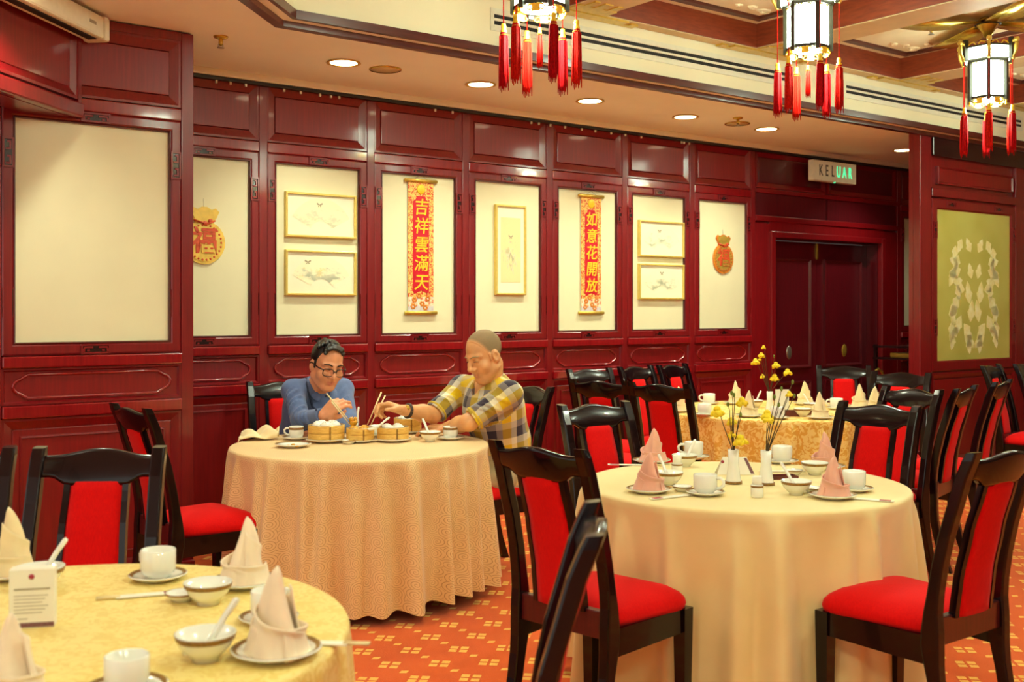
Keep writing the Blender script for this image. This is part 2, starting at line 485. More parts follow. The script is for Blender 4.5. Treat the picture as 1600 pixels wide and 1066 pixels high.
def fret(w, h, vertical):
    """two facing key hooks inside a thin border"""
    mb = MB(); b = .0095; y0, y1 = -.008, 0
    def bar(x0, x1, z0, z1): mb.box(x0, x1, y0, y1, z0, z1)
    W2, H2 = w/2, h/2
    bar(-W2, W2, H2-b, H2); bar(-W2, W2, -H2, -H2+b); bar(-W2, -W2+b, -H2+b, H2-b); bar(W2-b, W2, -H2+b, H2-b)
    if vertical:
        for s in (1, -1):
            c = s*h*.24; k = h*.15
            bar(-W2*.2, W2*.5, c+k-b, c+k); bar(W2*.5-b, W2*.5, c-k, c+k-b); bar(-W2*.45, W2*.5-b, c-k, c-k+b)
    else:
        for s in (1, -1):
            c = s*w*.25; k = w*.15
            bar(c-k, c+k, H2*.5-b, H2*.5); bar(c+s*k-b/2, c+s*k+b/2, -H2*.55, H2*.5-b); bar(c-k*.3, c+k*.3, -H2*.1-b, -H2*.1)
    return mb
def fret_mesh(w, h, v):
    mb = fret(w, h, v); nb_ = len(mb.f); mb.box(-w/2+.001, w/2-.001, -.0015, 0, -h/2+.001, h/2-.001)
    me = mb.mesh('fret_ornament', 'redwood'); me.materials.append(M['darkwood'])
    for p in list(me.polygons)[nb_:]: p.material_index = 1
    return me
FRET_V = fret_mesh(.054, .145, True); FRET_H = fret_mesh(.145, .050, False)

BAY = {}
def bay_meshes(w):
    if w in BAY: return BAY[w]
    d = {}
    a, b = .028, w-.028
    d['stile'] = MB().box(-.028, .028, -.004, .04, 0, 2.87, ch=.004).mesh('stile', 'redwood')
    up = MB().frame(a, b, 2.51, 2.862, [(0, .03), (0, .002), (.012, .002), (.058, .018), (.060, .03)])
    d['upper_frame'] = up.mesh('upper_frame', 'redwood')
    d['upper_panel'] = MB().box(a+.06, b-.06, .012, .034, 2.572, 2.80, ch=.004).mesh('upper_panel', 'redpanel')
    d['rail_a'] = MB().box(a, b, -.006, .03, 2.44, 2.505, ch=.006).mesh('rail', 'molding')
    d['panel_frame'] = MB().frame(a+.002, b-.002, 1.228, 2.438, [(0, .03), (0, .0), (.008, -.004), (.045, -.004), (.057, .004), (.058, .03)]).mesh('panel_frame', 'redwood')
    d['bead'] = MB().frame(a+.056, b-.056, 1.282, 2.384, [(0, .02), (0, -.002), (.005, -.004), (.009, .004), (.009, .02)]).mesh('bead_molding', 'railwood')
    d['cream_panel'] = MB().box(a+.057, b-.057, .016, .03, 1.283, 2.383).mesh('cream_panel', 'cream')
    d['rail_b'] = MB().box(a, b, -.022, .03, 1.168, 1.224, ch=.007).mesh('rail', 'molding')
    d['wainscot_frame'] = MB().frame(a, b, .988, 1.166, [(0, .03), (0, .0), (.01, .0), (.018, .014), (.018, .03)]).mesh('wainscot_frame', 'redwood')
    d['wainscot_panel'] = MB().box(a+.017, b-.017, .014, .03, 1.004, 1.150).mesh('wainscot_panel', 'redpanel')
    d['cartouche'] = cartouche((b-a)/2-.055, .058).mesh('cartouche_molding', 'molding')
    d['rail_c'] = MB().box(a, b, -.022, .03, .925, .986, ch=.007).mesh('rail', 'molding')
    d['dado_frame'] = MB().frame(a, b, .13, .922, [(0, .03), (0, .0), (.012, .0), (.05, .014), (.052, .03)]).mesh('dado_frame', 'redwood')
    d['dado_panel'] = MB().box(a+.05, b-.05, .010, .03, .18, .872, ch=.006).mesh('dado_panel', 'redpanel')
    d['inner'] = MB().frame(a+.085, b-.085, .215, .837, [(0, .012), (0, .002), (.009, .0), (.012, .012)]).mesh('panel_molding', 'redwood')
    BAY[w] = d; return d
def bay(parent, x0, w, Y, skip=()):
    d = bay_meshes(w)
    for k, me in d.items():
        if k in skip: continue
        if k == 'cartouche': link('cartouche_molding', me, parent, (x0+w/2, Y+.012, 1.077))
        else: link(me.name.split('.')[0], me, parent, (x0, Y, 0))
    if 'fret' in skip: return
    xs = (x0+.028+.030, x0+w-.028-.030)
    for x in xs:
        link('fret_ornament', FRET_V, parent, (x, Y-.003, 2.205)); link('fret_ornament', FRET_V, parent, (x, Y-.003, 1.485), PI)
    link('fret_ornament', FRET_H, parent, (x0+w/2, Y-.003, 2.412)); link('fret_ornament', FRET_H, parent, (x0+w/2, Y-.003, 1.254))

# back wall, with the door opening between X 7.877 and 9.49
DX0, DX1, DZ = 7.877, 9.49, 2.10
mb = MB(); mb.box(1.6, DX0, W+.03, W+.2, 0, 2.93); mb.box(DX1, 14, W+.03, W+.2, 0, 2.93); mb.box(DX0, DX1, W+.03, W+.2, DZ, 2.93)
wall_back = put('wall_back', mb, 'redwood', kind='structure')
B0, PITCH = 2.948, .774
for i in range(-1, 6): bay(wall_back, B0+PITCH*i, PITCH, W)
# door surround bay
XE = B0+PITCH*6
link('stile', BAY[PITCH]['stile'], wall_back, (XE, W, 0))
mb = MB(); mb.box(XE+.028, DX0-.06, .0, .03, 0, 2.22); put('door_side_panel', mb, 'redwood', wall_back, (0, W, 0))
mb = MB(); mb.box(DX1+.06, 9.775, .0, .03, 0, 2.22); put('door_side_panel', mb, 'redwood', wall_back, (0, W, 0))
mb = MB(); mb.box(XE+.028, 9.775, -.014, .03, 2.24, 2.29, ch=.006); put('rail', mb, 'redwood', wall_back, (0, W, 0))
mb = MB(); mb.box(DX0-.06, DX1+.06, 0, .03, DZ+.055, 2.24); put('door_head_panel', mb, 'redwood', wall_back, (0, W, 0))
mb = MB(); mb.box(XE+.028, 9.775, -.01, .03, 2.49, 2.53, ch=.005); put('rail', mb, 'redwood', wall_back, (0, W, 0))
for (a, b) in ((XE+.04, 8.62), (8.66, 9.76)):
    put('over_door_frame', MB().frame(a, b, 2.535, 2.86, [(0, .03), (0, .002), (.012, .002), (.05, .018), (.052, .03)]), 'redwood', wall_back, (0, W, 0))
    put('over_door_panel', MB().box(a+.05, b-.05, .012, .034, 2.585, 2.81, ch=.004), 'doorwood', wall_back, (0, W, 0))
    put('over_door_panel', MB().box(a, b, .006, .03, 2.29, 2.49), 'doorwood', wall_back, (0, W, 0))
bay(wall_back, 9.803, PITCH, W); bay(wall_back, 9.803+PITCH, PITCH, W)
link('stile', BAY[PITCH]['stile'], wall_back, (9.803+2*PITCH, W, 0))
baseb = put('baseboard_back', MB().box(1.7, DX0-.05, W-.03, W+.03, 0, .13, ch=.008), 'redwood', kind='structure')
put('baseboard_section', MB().box(DX1+.05, 12, W-.03, W+.03, 0, .13, ch=.008), 'redwood', baseb)

# door: casing, two leaves in a deep reveal
door = empty('door_1', (0, 0, 0)); door['kind'] = 'structure'; door['label'] = 'dark red panelled double door below the green exit sign'
mb = MB()
for (x0, x1, z0, z1) in ((DX0-.06, DX0, 0, DZ+.055), (DX1, DX1+.06, 0, DZ+.055), (DX0, DX1, DZ, DZ+.055)): mb.box(x0, x1, W-.025, W+.03, z0, z1, ch=.006)
put('door_casing', mb, 'redwood', door)
mb = MB(); mb.box(DX0-.0, DX0+.012, W+.03, W+.2, 0, DZ); mb.box(DX1-.012, DX1, W+.03, W+.2, 0, DZ); mb.box(DX0, DX1, W+.03, W+.2, DZ-.012, DZ)
put('door_jamb', mb, 'doorwood', door)
DM = (DX0+DX1)/2
for s, (x0, x1) in ((-1, (DX0+.014, DM-.003)), (1, (DM+.003, DX1-.014))):
    leaf = put('door_leaf', MB().box(x0, x1, W+.15, W+.19, .01, DZ-.014), 'doorwood', door)
    for (z0, z1) in ((.12, .78), (.9, 1.93)):
        put('leaf_molding', MB().frame(x0+.1, x1-.1, z0, z1, [(0, .15), (0, .128), (.012, .124), (.03, .14), (.03, .15)]), 'doorwood', leaf, (0, W, 0))
        put('leaf_panel', MB().box(x0+.13, x1-.13, W+.14, W+.152, z0+.03, z1-.03, ch=.003), 'doorwood', leaf)
    kx = DM + s*.42; kn = MB()
    T = Tr(kx, W+.149, 1.05) @ Matrix.Rotation(PI/2, 4, 'X') @ Matrix.Diagonal((.8, 1.25, 1, 1))
    kn.lathe([(0.0, -.004), (.055, -.004), (.055, .006), (.042, .014), (.018, .018), (0.0, .018)], 16, T)
    put('door_plate', kn, 'brass' if s > 0 else 'steel', leaf)
# closer on the door meeting line
put('flush_bolt', MB().box(DM-.012, DM+.012, W+.135, W+.15, 1.93, 2.08, ch=.003), 'brass', door)

# projecting wall at left
mb = MB(); mb.box(-3, 2.186, WN+.03, W+.1, 0, 2.93)
wall_left = put('wall_left', mb, 'redwood', kind='structure')
WL = .935
for i in range(0, 4): bay(wall_left, 1.217-WL*i, WL, WN)
put('corner_post', MB().box(2.124, 2.19, WN-.006, WN+.05, 0, 2.905, ch=.005), 'redwood', wall_left)
put('head_rail', MB().box(-2, 2.124, WN-.004, WN+.03, 2.862, 2.908, ch=.004), 'redwood', wall_left)
put('baseboard_left', MB().box(-2.5, 2.19, WN-.03, WN+.03, 0, .13, ch=.008), 'redwood', kind='structure')

# diagonal bulkhead over the corner
bk = bpy.data.objects.new('wall_corner_bulkhead', MB().prism([(0, 2.40), (-2.4, 2.40), (-2.4, 2.915), (0, 2.915)], .03, .2).mesh('wall_corner_bulkhead', 'redwood'))
COL.objects.link(bk); bk.location = (1.61, WN-.012, 0); bk.rotation_euler = (0, 0, PI/4); bk['kind'] = 'structure'
for x0 in (-.86, -1.74):
    put('bulkhead_frame', MB().frame(x0, x0+.83, 2.49, 2.88, [(0, .03), (0, .0), (.014, .0), (.05, .016), (.052, .03)]), 'redwood', bk)
    put('bulkhead_panel', MB().box(x0+.05, x0+.78, .012, .032, 2.54, 2.83, ch=.004), 'redpanel', bk)
    put('bulkhead_stile', MB().box(x0+.83, x0+.86, -.004, .03, 2.40, 2.915), 'redwood', bk)
put('bulkhead_rail', MB().box(-2.4, 0, -.02, .03, 2.40, 2.475, ch=.01), 'redwood', bk)
put('bulkhead_head', MB().box(-2.4, 0, -.01, .03, 2.88, 2.915, ch=.004), 'redwood', bk)
scr = empty('projector_screen_case', (1.61, WN-.012, 0), PI/4, 'long cream projector screen case under the ceiling at top left', 'screen case')
put('case', MB().box(-1.9, -.02, -.135, -.02, 2.785, 2.895, ch=.012), 'signwhite', scr)
put('end_cap', MB().box(-.02, .03, -.142, -.015, 2.778, 2.9, ch=.014), 'signwhite', scr)
put('bottom_slot', MB().box(-1.88, -.04, -.105, -.06, 2.781, 2.787), 'ventgap', scr)
put('maker_mark', MB().box(-.16, -.10, -.1365, -.1345, 2.835, 2.85), 'inkgrey', scr)
for x in (-.6, -1.5): put('bracket', MB().box(x-.02, x+.02, -.1, -.03, 2.893, 2.913), 'steel', scr)

# partition at right
wall_right = put('wall_right', MB().box(8.2, 13, WP+.02, WP+.10, 0, 2.93), 'redwood', kind='structure')
GX0, GX1, GZ0, GZ1 = 8.46, 9.63, 1.013, 2.296
put('corner_post', MB().box(8.195, 8.36, WP-.01, WP+.06, 0, 2.93, ch=.006), 'redwood', wall_right)
put('glass_frame', MB().frame(8.37, 9.72, .93, 2.385, [(0, .02), (0, -.004), (.01, -.01), (.075, -.01), (.088, .0), (.088, .02)]), 'redwood', wall_right)
put('head_rail', MB().box(8.37, 9.78, -.014, .02, 2.40, 2.47, ch=.006), 'redwood', wall_right, (0, 0, 0)).location = (0, WP, 0)
for o in wall_right.children:
    if o.name.startswith('glass_frame'): o.location = (0, WP, 0)
put('upper_frame', MB().frame(8.46, 9.68, 2.51, 2.66, [(0, .02), (0, -.008), (.012, -.012), (.02, .0), (.02, .02)]), 'redwood', wall_right, (0, WP, 0))
put('upper_panel', MB().box(8.48, 9.66, .002, .02, 2.53, 2.64), 'redpanel', wall_right, (0, WP, 0))
put('top_band', MB().box(8.37, 13, -.02, .02, 2.74, 2.90, ch=.006), 'darkwood', wall_right, (0, WP, 0))
put('stile', MB().box(9.72, 9.86, -.01, .02, 0, 2.74, ch=.004), 'redwood', wall_right, (0, WP, 0))
put('lower_panel', MB().box(8.42, 9.66, .0, .02, .2, .86, ch=.004), 'redpanel', wall_right, (0, WP, 0))
put('lower_frame', MB().frame(8.37, 9.72, .15, .92, [(0, .02), (0, -.008), (.02, -.008), (.05, .004), (.05, .02)]), 'redwood', wall_right, (0, WP, 0))
pane = put('glass_pane', MB().box(GX0-.01, GX1+.01, .004, .018, GZ0-.01, GZ1+.01), 'frosted', wall_right, (0, WP, 0))
pane['label'] = 'frosted yellow glass pane etched with leaves'
for x in (8.66, 9.42): link('fret_ornament', FRET_H, wall_right, (x, WP-.01, 2.345))
for x in (8.41, 9.68):
    for z in (2.12, 1.3): link('fret_ornament', FRET_V, wall_right, (x, WP-.01, z))
put('cream_panel', MB().box(9.95, 12.5, .0, .02, 1.0, 2.6), 'cream', wall_right, (0, WP, 0))
def leafpoly(L, wd, n=7):
    top = [(L*k/n, wd*math.sin(PI*(k/n)**.8)*(1+.25*math.cos(5*PI*k/n))) for k in range(n+1)]
    return top + [(x, -z) for x, z in reversed(top[1:-1])]
LEAF = [MB().prism(leafpoly(.20, .05), -.002, .004).mesh('etched_leaf', 'glass_gilt'), MB().prism(leafpoly(.14, .042), -.002, .004).mesh('etched_leaf', 'glass_gilt')]
gcx = (GX0+GX1)/2
for (dx, z, ang, k) in ((.20, 2.06, -60, 1), (.30, 2.0, -80, 1), (.26, 1.92, -75, 1), (.26, 1.84, 20, 1), (.30, 1.82, -60, 0), (.22, 1.80, -20, 0), (.33, 1.68, 170, 1), (.27, 1.66, -100, 1),
                        (.16, 1.62, 10, 1), (.24, 1.57, -50, 0), (.36, 1.5, -100, 0), (.27, 1.47, -30, 1), (.21, 1.4, -60, 0), (.34, 1.36, -80, 0), (.17, 1.33, -130, 0),
                        (.25, 1.28, -20, 1), (.33, 1.24, -75, 1), (.16, 1.22, -150, 0), (.08, 1.5, 80, 0), (.07, 1.34, 100, 0), (.1, 1.2, -100, 1), (.05, 1.72, 75, 1), (.06, 1.95, 60, 1)):
    for s in (1, -1):
        o = link('etched_leaf', LEAF[k], wall_right, (gcx+s*dx, WP+.004, z))
        a = math.radians(ang); o.rotation_euler = (0, -a if s > 0 else -(PI-a), 0)

# ---------------------------------------------------------------- ceiling
mb = MB()
poly = [(14, 5.18), (2.46, 5.18), (-4.0, -1.28), (-4.0, 7), (14, 7)]
n = len(poly)
mb.add([(x, y, ZC) for x, y in poly] + [(x, y, ZC+.05) for x, y in poly], [tuple(range(n)), tuple(range(2*n-1, n-1, -1))] + [(k, (k+1) % n, n+(k+1) % n, n+k) for k in range(n)])
soffit = put('ceiling_soffit', mb, 'ceilpaint', kind='structure')
def sweep_edge(off0, off1, z0, z1):
    """bar along the edge of the soffit; off = distance into the room from y=5.18"""
    mb = MB(); t = math.tan(math.radians(22.5))
    def pt(o):
        return [(14, 5.18-o), (2.46+o*t, 5.18-o), (-4.0+o*t-(0), -1.28-o+0)] if False else [(14, 5.18-o), (2.46+o*t, 5.18-o), (2.46+o*t-6.46, 5.18-o-6.46)]
    a, b = pt(off0), pt(off1)
    vs = [(x, y, z) for z in (z0, z1) for P in (a, b) for x, y in P]
    fs = []
    for k in range(2):
        fs += [(k, k+1, 3+k+1, 3+k), (6+k, 9+k, 9+k+1, 6+k+1), (k, 6+k, 6+k+1, k+1), (3+k, 3+k+1, 9+k+1, 9+k)]
    fs += [(0, 3, 9, 6), (2, 8, 11, 5)]
    return mb.add(vs, fs)
put('trim_1', sweep_edge(-.03, .022, ZC-.022, ZC+.02), 'trimwood', kind='structure')
put('trim_2', sweep_edge(.075, .10, ZC+.005, ZC+.05), 'trimwood', kind='structure')
fascia = put('ceiling_fascia', sweep_edge(.0, .08, ZC+.02, ZB+.01), 'fascia', kind='structure')
put('ledge', sweep_edge(.022, .078, ZC+.008, ZC+.02), 'ceilpaint', fascia)
ceiling = put('ceiling', MB().box(-5, 14, -5, 5.6, ZT, ZT+.08), 'coffer', kind='structure')
CX = [(7.61+1.70*k-1.38, 7.61+1.70*k) for k in range(-6, 4)]
CY = [(2.79, 4.99), (.27, 2.47), (-2.25, -.05), (-4.77, -2.57)]
for k in range(len(CX)-1):
    a, b = CX[k][1], CX[k+1][0]
    put('beam', MB().box(a, b, -5, 5.16, ZB, ZT+.01), 'beamwood', ceiling)
    put('beam_soffit', MB().box(a+.012, b-.012, -5, 5.09, ZB-.006, ZB+.002), 'beamtan', ceiling)
for (y0, y1) in ((4.99, 5.16), (2.47, 2.79), (-.05, .27), (-2.57, -2.25)):
    for (a, b) in CX:
        put('cross_beam', MB().box(a, b, y0, y1, ZB, ZT+.01), 'beamwood', ceiling)
        put('beam_soffit', MB().box(a-.012, b+.012, y0+.012, y1-.012 if y1 < 5 else 5.09, ZB-.006, ZB+.002), 'beamtan', ceiling)
for (a, b) in CX[3:9]:
    for (y0, y1) in CY[:2]:
        f = MB().frame(a+.10, b-.10, y0+.10, y1-.10, [(0, 0), (0, -.02), (.02, -.028), (.05, -.02), (.05, 0)])
        f.v = [(x, z, ZT+y) for x, y, z in f.v]
        put('coffer_molding', f, 'trimwood', ceiling)
        for (cx, cy, sx, sy) in ((a+.22, y0+.24, 1, 1), (b-.22, y0+.24, -1, 1), (a+.22, y1-.24, 1, -1), (b-.22, y1-.24, -1, -1)):
            r = MB()
            for (ox, oy, rr) in ((0, 0, .09), (.13, .02, .06), (.02, .14, .06), (.24, .0, .045), (.0, .25, .045)):
                pts = [(cx+sx*(ox+rr*(1-.12*k)*.7*math.cos(k*.9)), cy+sy*(oy+rr*(1-.12*k)*.7*math.sin(k*.9)), ZT-.004) for k in range(8)]
                r.tube(pts, .011, 5)
            put('plaster_scroll', r, 'coffer', ceiling)
# gilt fret brackets under the beams beside the fascia
def bracket():
    mb = MB()
    mb.box(-.15, .15, -.20, -.10, -.008, 0); mb.box(-.36, .36, -.085, 0, -.012, 0)
    mb.box(-.46, -.40, -.06, 0, -.012, 0); mb.box(.40, .46, -.06, 0, -.012, 0); mb.box(-.40, -.36, -.03, 0, -.012, 0); mb.box(.36, .40, -.03, 0, -.012, 0)
    mb.box(-.03, .03, -.30, -.20, -.008, 0); mb.box(-.11, -.07, -.30, -.20, -.008, 0); mb.box(.07, .11, -.30, -.20, -.008, 0)
    return mb.mesh('fret_bracket', 'gold')
BRK = bracket()
for k in range(2, len(CX)-1):
    link('fret_bracket', BRK, ceiling, ((CX[k][1]+CX[k+1][0])/2, 5.09, ZB-.006))
# cornice and curtain track along the back wall
put('trim_3', MB().box(1.7, 14, W-.05, W+.03, 2.872, ZC+.001, ch=.006), 'cornice', kind='structure')
trk = empty('curtain_track', (0, 0, 0), 0, 'thin dark curtain track with small gliders along the top of the panels', 'track')
put('rail', MB().box(2.2, 10.6, W-.045, W-.012, 2.848, 2.870, ch=.003), 'blackmetal', trk)
GL = MB().box(-.006, .006, -.006, .006, -.018, .002).mesh('glider', 'signwhite')
for px in (338, 360, 384, 444, 470, 500, 517, 530, 680, 707, 830, 842, 860, 883, 909, 930, 955, 977, 1002, 1065, 1069, 1077):
    link('glider', GL, trk, (wallx(px, W-.03), W-.03, 2.848))

# vents
def vent(px0, px1, lab):
    x0, x1 = wallx(px0, 5.10), wallx(px1, 5.10); z0, z1 = 3.055, 3.185
    v = empty('air_vent', ((x0+x1)/2, 5.10, 3.12), 0, lab, 'air vent'); h = (x1-x0)/2
    put('vent_frame', MB().frame(-h, h, -.065, .065, [(0, .0), (0, -.006), (.022, -.008), (.024, .0)]), 'ventpaint', v)
    put('vent_back', MB().box(-h+.02, h-.02, -.003, .0, -.045, .045), 'ventgap', v)
    for z in (-.038, 0, .038): put('blade', MB().box(-h+.023, h-.023, -.009, -.003, z-.0075, z+.0075), 'ventpaint', v)
vent(766, 1232, 'long two-slot air vent in the fascia behind the hanging red tassels')
vent(1318, 1597, 'shorter air vent in the fascia right of the middle lantern')
# ================================================================ ceiling fixtures
def downlight():
    r = empty('downlight', (0, 0, 0), 0, 'x', 'downlight', 'recessed downlights in the soffit')
    put('trim_ring', MB().lathe([(.082, .002), (.098, -.002), (.102, -.008), (.092, -.010), (.08, -.006)], 28, cap=False), 'goldframe', r)
    put('lens', MB().lathe([(0, -.004), (.082, -.004), (.082, .001), (0, .001)], 28), 'downlight_lens', r)
    return r
DL = [(537, 97, 'first downlight from the left, above the paired fan pictures'), (751, 131, 'second downlight from the left, above the red scroll'),
      (922, 157, 'third downlight from the left, above the middle of the wall'), (1071, 182, 'fourth downlight from the left, left of the ceiling sprinkler'),
      (1198, 201, 'fifth downlight from the left, right of the ceiling sprinkler'), (1412, 234, 'rightmost downlight, beside the partition post')]
d0 = downlight()
def spot(loc, w):
    l = bpy.data.lights.new('downlight_beam', 'SPOT'); l.energy = w; l.spot_size = math.radians(125); l.spot_blend = .8; l.shadow_soft_size = .07
    l.color = (.92, 1.0, .76); o = bpy.data.objects.new('downlight_beam', l); COL.objects.link(o); o.location = (loc[0], loc[1], loc[2]-.03)
for i, (px, py, lab) in enumerate(DL):
    p = atz(px, py, ZC)
    o = d0 if i == 0 else copy_tree(d0)
    o.location = (p.x, p.y, ZC-.001); o['label'] = 'round ' + lab
    spot((p.x, p.y, ZC), DOWN_W)
# downlights added out of frame over the projecting wall, for their light
for k, (x, y) in enumerate(((1.2, 4.9), (.2, 4.2))):
    o = copy_tree(d0, (x, y, ZC-.001), label='downlight added out of view over the projecting wall, for its light'); spot((x, y, ZC), DOWN_W)
def grille(px, py, lab):
    p = atz(px, py, ZC); g = empty('ceiling_speaker', (p.x, p.y, ZC), 0, lab, 'speaker')
    put('rim', MB().lathe([(.088, 0), (.10, 0), (.098, -.007), (.09, -.008)], 28, cap=False), 'brass', g)
    put('mesh_disc', MB().lathe([(0, -.004), (.09, -.004), (.09, 0), (0, 0)], 28), 'beamtan', g)
grille(602, 108, 'round tan speaker grille between the first two downlights')
grille(1152, 193, 'round tan speaker grille behind the sprinkler')
def sprinkler(p, lab):
    s = empty('sprinkler', p, 0, lab, 'sprinkler')
    put('escutcheon', MB().lathe([(0, 0), (.04, 0), (.036, -.008), (.014, -.014), (0, -.014)], 18), 'brass', s)
    put('stem', MB().lathe([(0, -.012), (.012, -.012), (.012, -.04), (.007, -.05), (0, -.05)], 10), 'brass', s)
    mb = MB().lathe([(0, -.062), (.02, -.062), (.02, -.058), (0, -.058)], 12); mb.tube([(-.011, 0, -.04), (-.014, 0, -.05), (-.004, 0, -.06)], .003, 5); mb.tube([(.011, 0, -.04), (.014, 0, -.05), (.004, 0, -.06)], .003, 5)
    put('deflector', mb, 'steel', s)
p = atz(345, 57, ZC); sprinkler((p.x, p.y, ZC), 'brass ceiling sprinkler near the corner of the projecting wall')
p = atz(1153, 184, ZC); sprinkler((p.x, p.y, ZC), 'small ceiling sprinkler in front of a speaker grille')
p = atz(1455, 40, ZT); sprinkler((p.x, p.y, ZT), 'brass sprinkler in the cream coffer beside the right lantern')

# hexagonal lantern, origin at the middle of its body
def lantern(label):
    L = empty('palace_lantern', (0, 0, 0), 0, label, 'lantern', 'hexagonal palace lanterns')
    R0 = .125
    def ang(k): return 2*PI*k/6
    def panel(r, z0, z1, inset):
        mb = MB()
        return mb
    body = put('lantern_frame', MB().lathe([(.06, -.149), (R0+.004, -.149), (R0+.004, -.132), (.06, -.132)], 6, smooth=False), 'lanternwood', L)
    mb = MB().lathe([(.06, .092), (R0+.02, .092), (R0+.02, .116), (.06, .116)], 6, smooth=False); put('lantern_ring', mb, 'lanternwood', L)
    mb = MB().lathe([(.06, .188), (R0+.045, .188), (R0+.045, .20), (.06, .20)], 6, smooth=False); put('crown_ring', mb, 'lanternwood', L)
    put('bulb_opening', MB().lathe([(0, -.152), (.085, -.152), (.085, -.149), (0, -.149)], 20), 'lantern_bulb', L)
    pm = MB().box(-.012, .012, -.012, .012, -.165, .115).mesh('corner_post', 'lanternwood')
    um = MB().box(-.012, .012, -.012, .012, .105, .245).mesh('crown_post', 'lanternwood')
    w = R0*.86; ap = R0*math.cos(PI/6)
    gm = MB().box(-w/2+.006, w/2-.006, ap-.006, ap-.002, -.136, .098).mesh('glass_panel', 'lantern_glass')
    R1 = R0+.035; w1 = R1*.9; ap1 = R1*math.cos(PI/6)
    g1 = MB().box(-w1/2+.008, w1/2-.008, ap1-.006, ap1-.002, .116, .186).mesh('crown_panel', 'lantern_glass')
    sc_ = MB()
    for s in (1, -1):
        sc_.tube([(s*.004, ap+.004, -.15), (s*.03, ap+.004, -.155), (s*.045, ap+.004, -.168), (s*.03, ap+.004, -.178), (s*.012, ap+.004, -.17)], .0045, 5)
        sc_.tube([(s*.05, ap+.004, .10), (s*.03, ap+.004, .085), (s*.01, ap+.004, .094)], .004, 5)
        sc_.tube([(s*.008, ap1+.002, .20), (s*.025, ap1+.002, .222), (s*.05, ap1+.002, .214), (s*.06, ap1+.002, .202)], .0045, 5)
    sc_.box(-.02, .02, ap, ap+.006, -.185, -.15)
    scm = sc_.mesh('gilt_scrollwork', 'goldprint')
    hm = MB(); hm.tube([(R0+.03, 0, .20), (R0+.06, 0, .225), (R0+.075, 0, .20), (R0+.07, 0, .15), (R0+.055, 0, .12), (R0+.045, 0, .10)], [.01, .012, .012, .010, .009, .008], 7)
    hm.sphere((R0+.075, 0, .225), .018, 8, 6)
    hm = hm.mesh('dragon_arm', 'gold')
    def tas(r, n):
        mb = MB()
        mb.tube([(0, 0, -.0), (0, 0, -.02), (0, 0, -.24), (0, 0, -.26)], [.012, .017, .019, .016], 8)
        for k in range(n):
            a = 2*PI*k/n; rr = .013 + .006*(k % 2)
            mb.tube([(rr*math.cos(a), rr*math.sin(a), -.03), (rr*1.15*math.cos(a), rr*1.15*math.sin(a), -.2), (rr*1.2*math.cos(a+.2), rr*1.2*math.sin(a+.2), -.265-.022*((k*7) % 5)/4)], [.004, .005, .002], 5)
        return mb
    t1 = tas(1, 11).mesh('tassel', 'tassel'); t2 = tas(1, 11).mesh('tassel', 'tassel_dark')
    kn = MB().lathe([(0, .03), (.010, .028), (.013, .014), (.010, .002), (.016, -.004), (.013, -.018), (.019, -.024), (0, -.026)], 10).mesh('tassel_knot', 'goldprint')
    for k in range(6):
        a = ang(k)
        link('corner_post', pm, L, (R0*math.cos(a), R0*math.sin(a), 0), a)
        link('crown_post', um, L, (R1*math.cos(a), R1*math.sin(a), 0), a)
        link('glass_panel', gm, L, (0, 0, 0), a-PI/3); link('crown_panel', g1, L, (0, 0, 0), a-PI/3)
        link('gilt_scrollwork', scm, L, (0, 0, 0), a-PI/3, kind='stuff'); link('dragon_arm', hm, L, (0, 0, 0), a)
        r = R0+.045
        cord = put('tassel_cord', MB().tube([(0, 0, .105), (0, 0, -.21)], .0028, 5), 'tassel', L, (r*math.cos(a), r*math.sin(a), 0))
        t = link('tassel', t1 if k % 2 else t2, L, (r*math.cos(a), r*math.sin(a), -.235)); link('tassel_knot', kn, t, (0, 0, 0))
    put('tassel_cord', MB().tube([(0, 0, -.14), (0, 0, -.23)], .0025, 5), 'tassel', L)
    t = link('tassel', t1, L, (0, 0, -.25)); t.scale = (.6, .6, .6); link('tassel_knot', kn, t, (0, 0, 0))
    hang = MB(); hang.tube([(0, 0, .19), (0, 0, .41)], .005, 6)
    for s in (1, -1): hang.tube([(s*.09, 0, .2), (s*.03, 0, .27), (0, 0, .29)], .003, 5)
    put('hanger', hang, 'brass', L)
    put('shade_top', MB().lathe([(0, .196), (.10, .19), (R0+.02, .189)], 6, smooth=False), 'lanternwood', L)
    return L
LZ = ZT-.40
lb = lantern('lit hexagonal lantern with red tassels, the middle one at the top')
lb.location = (5.12, 3.95, LZ+.06)
lc = copy_tree(lb, (7.03, 3.95, LZ), math.radians(32), 'lit hexagonal lantern with red tassels at the far right, under the brass leaf rosette')
la = copy_tree(lb, (3.17, 3.95, LZ-.03), math.radians(12), 'left lantern, only its red tassels hanging into the picture')
for k, (x, y) in enumerate(((3.5, 1.4), (5.2, 1.4), (1.8, 1.4), (.1, 1.4), (6.9, 1.4), (8.62, 3.95), (1.6, -1.1), (-.2, -1.1))):  # unseen lanterns, added to brighten the tables and the room
    copy_tree(lb, (x, y, LZ), .3*k, 'lit hexagonal lantern added out of view to light the room')
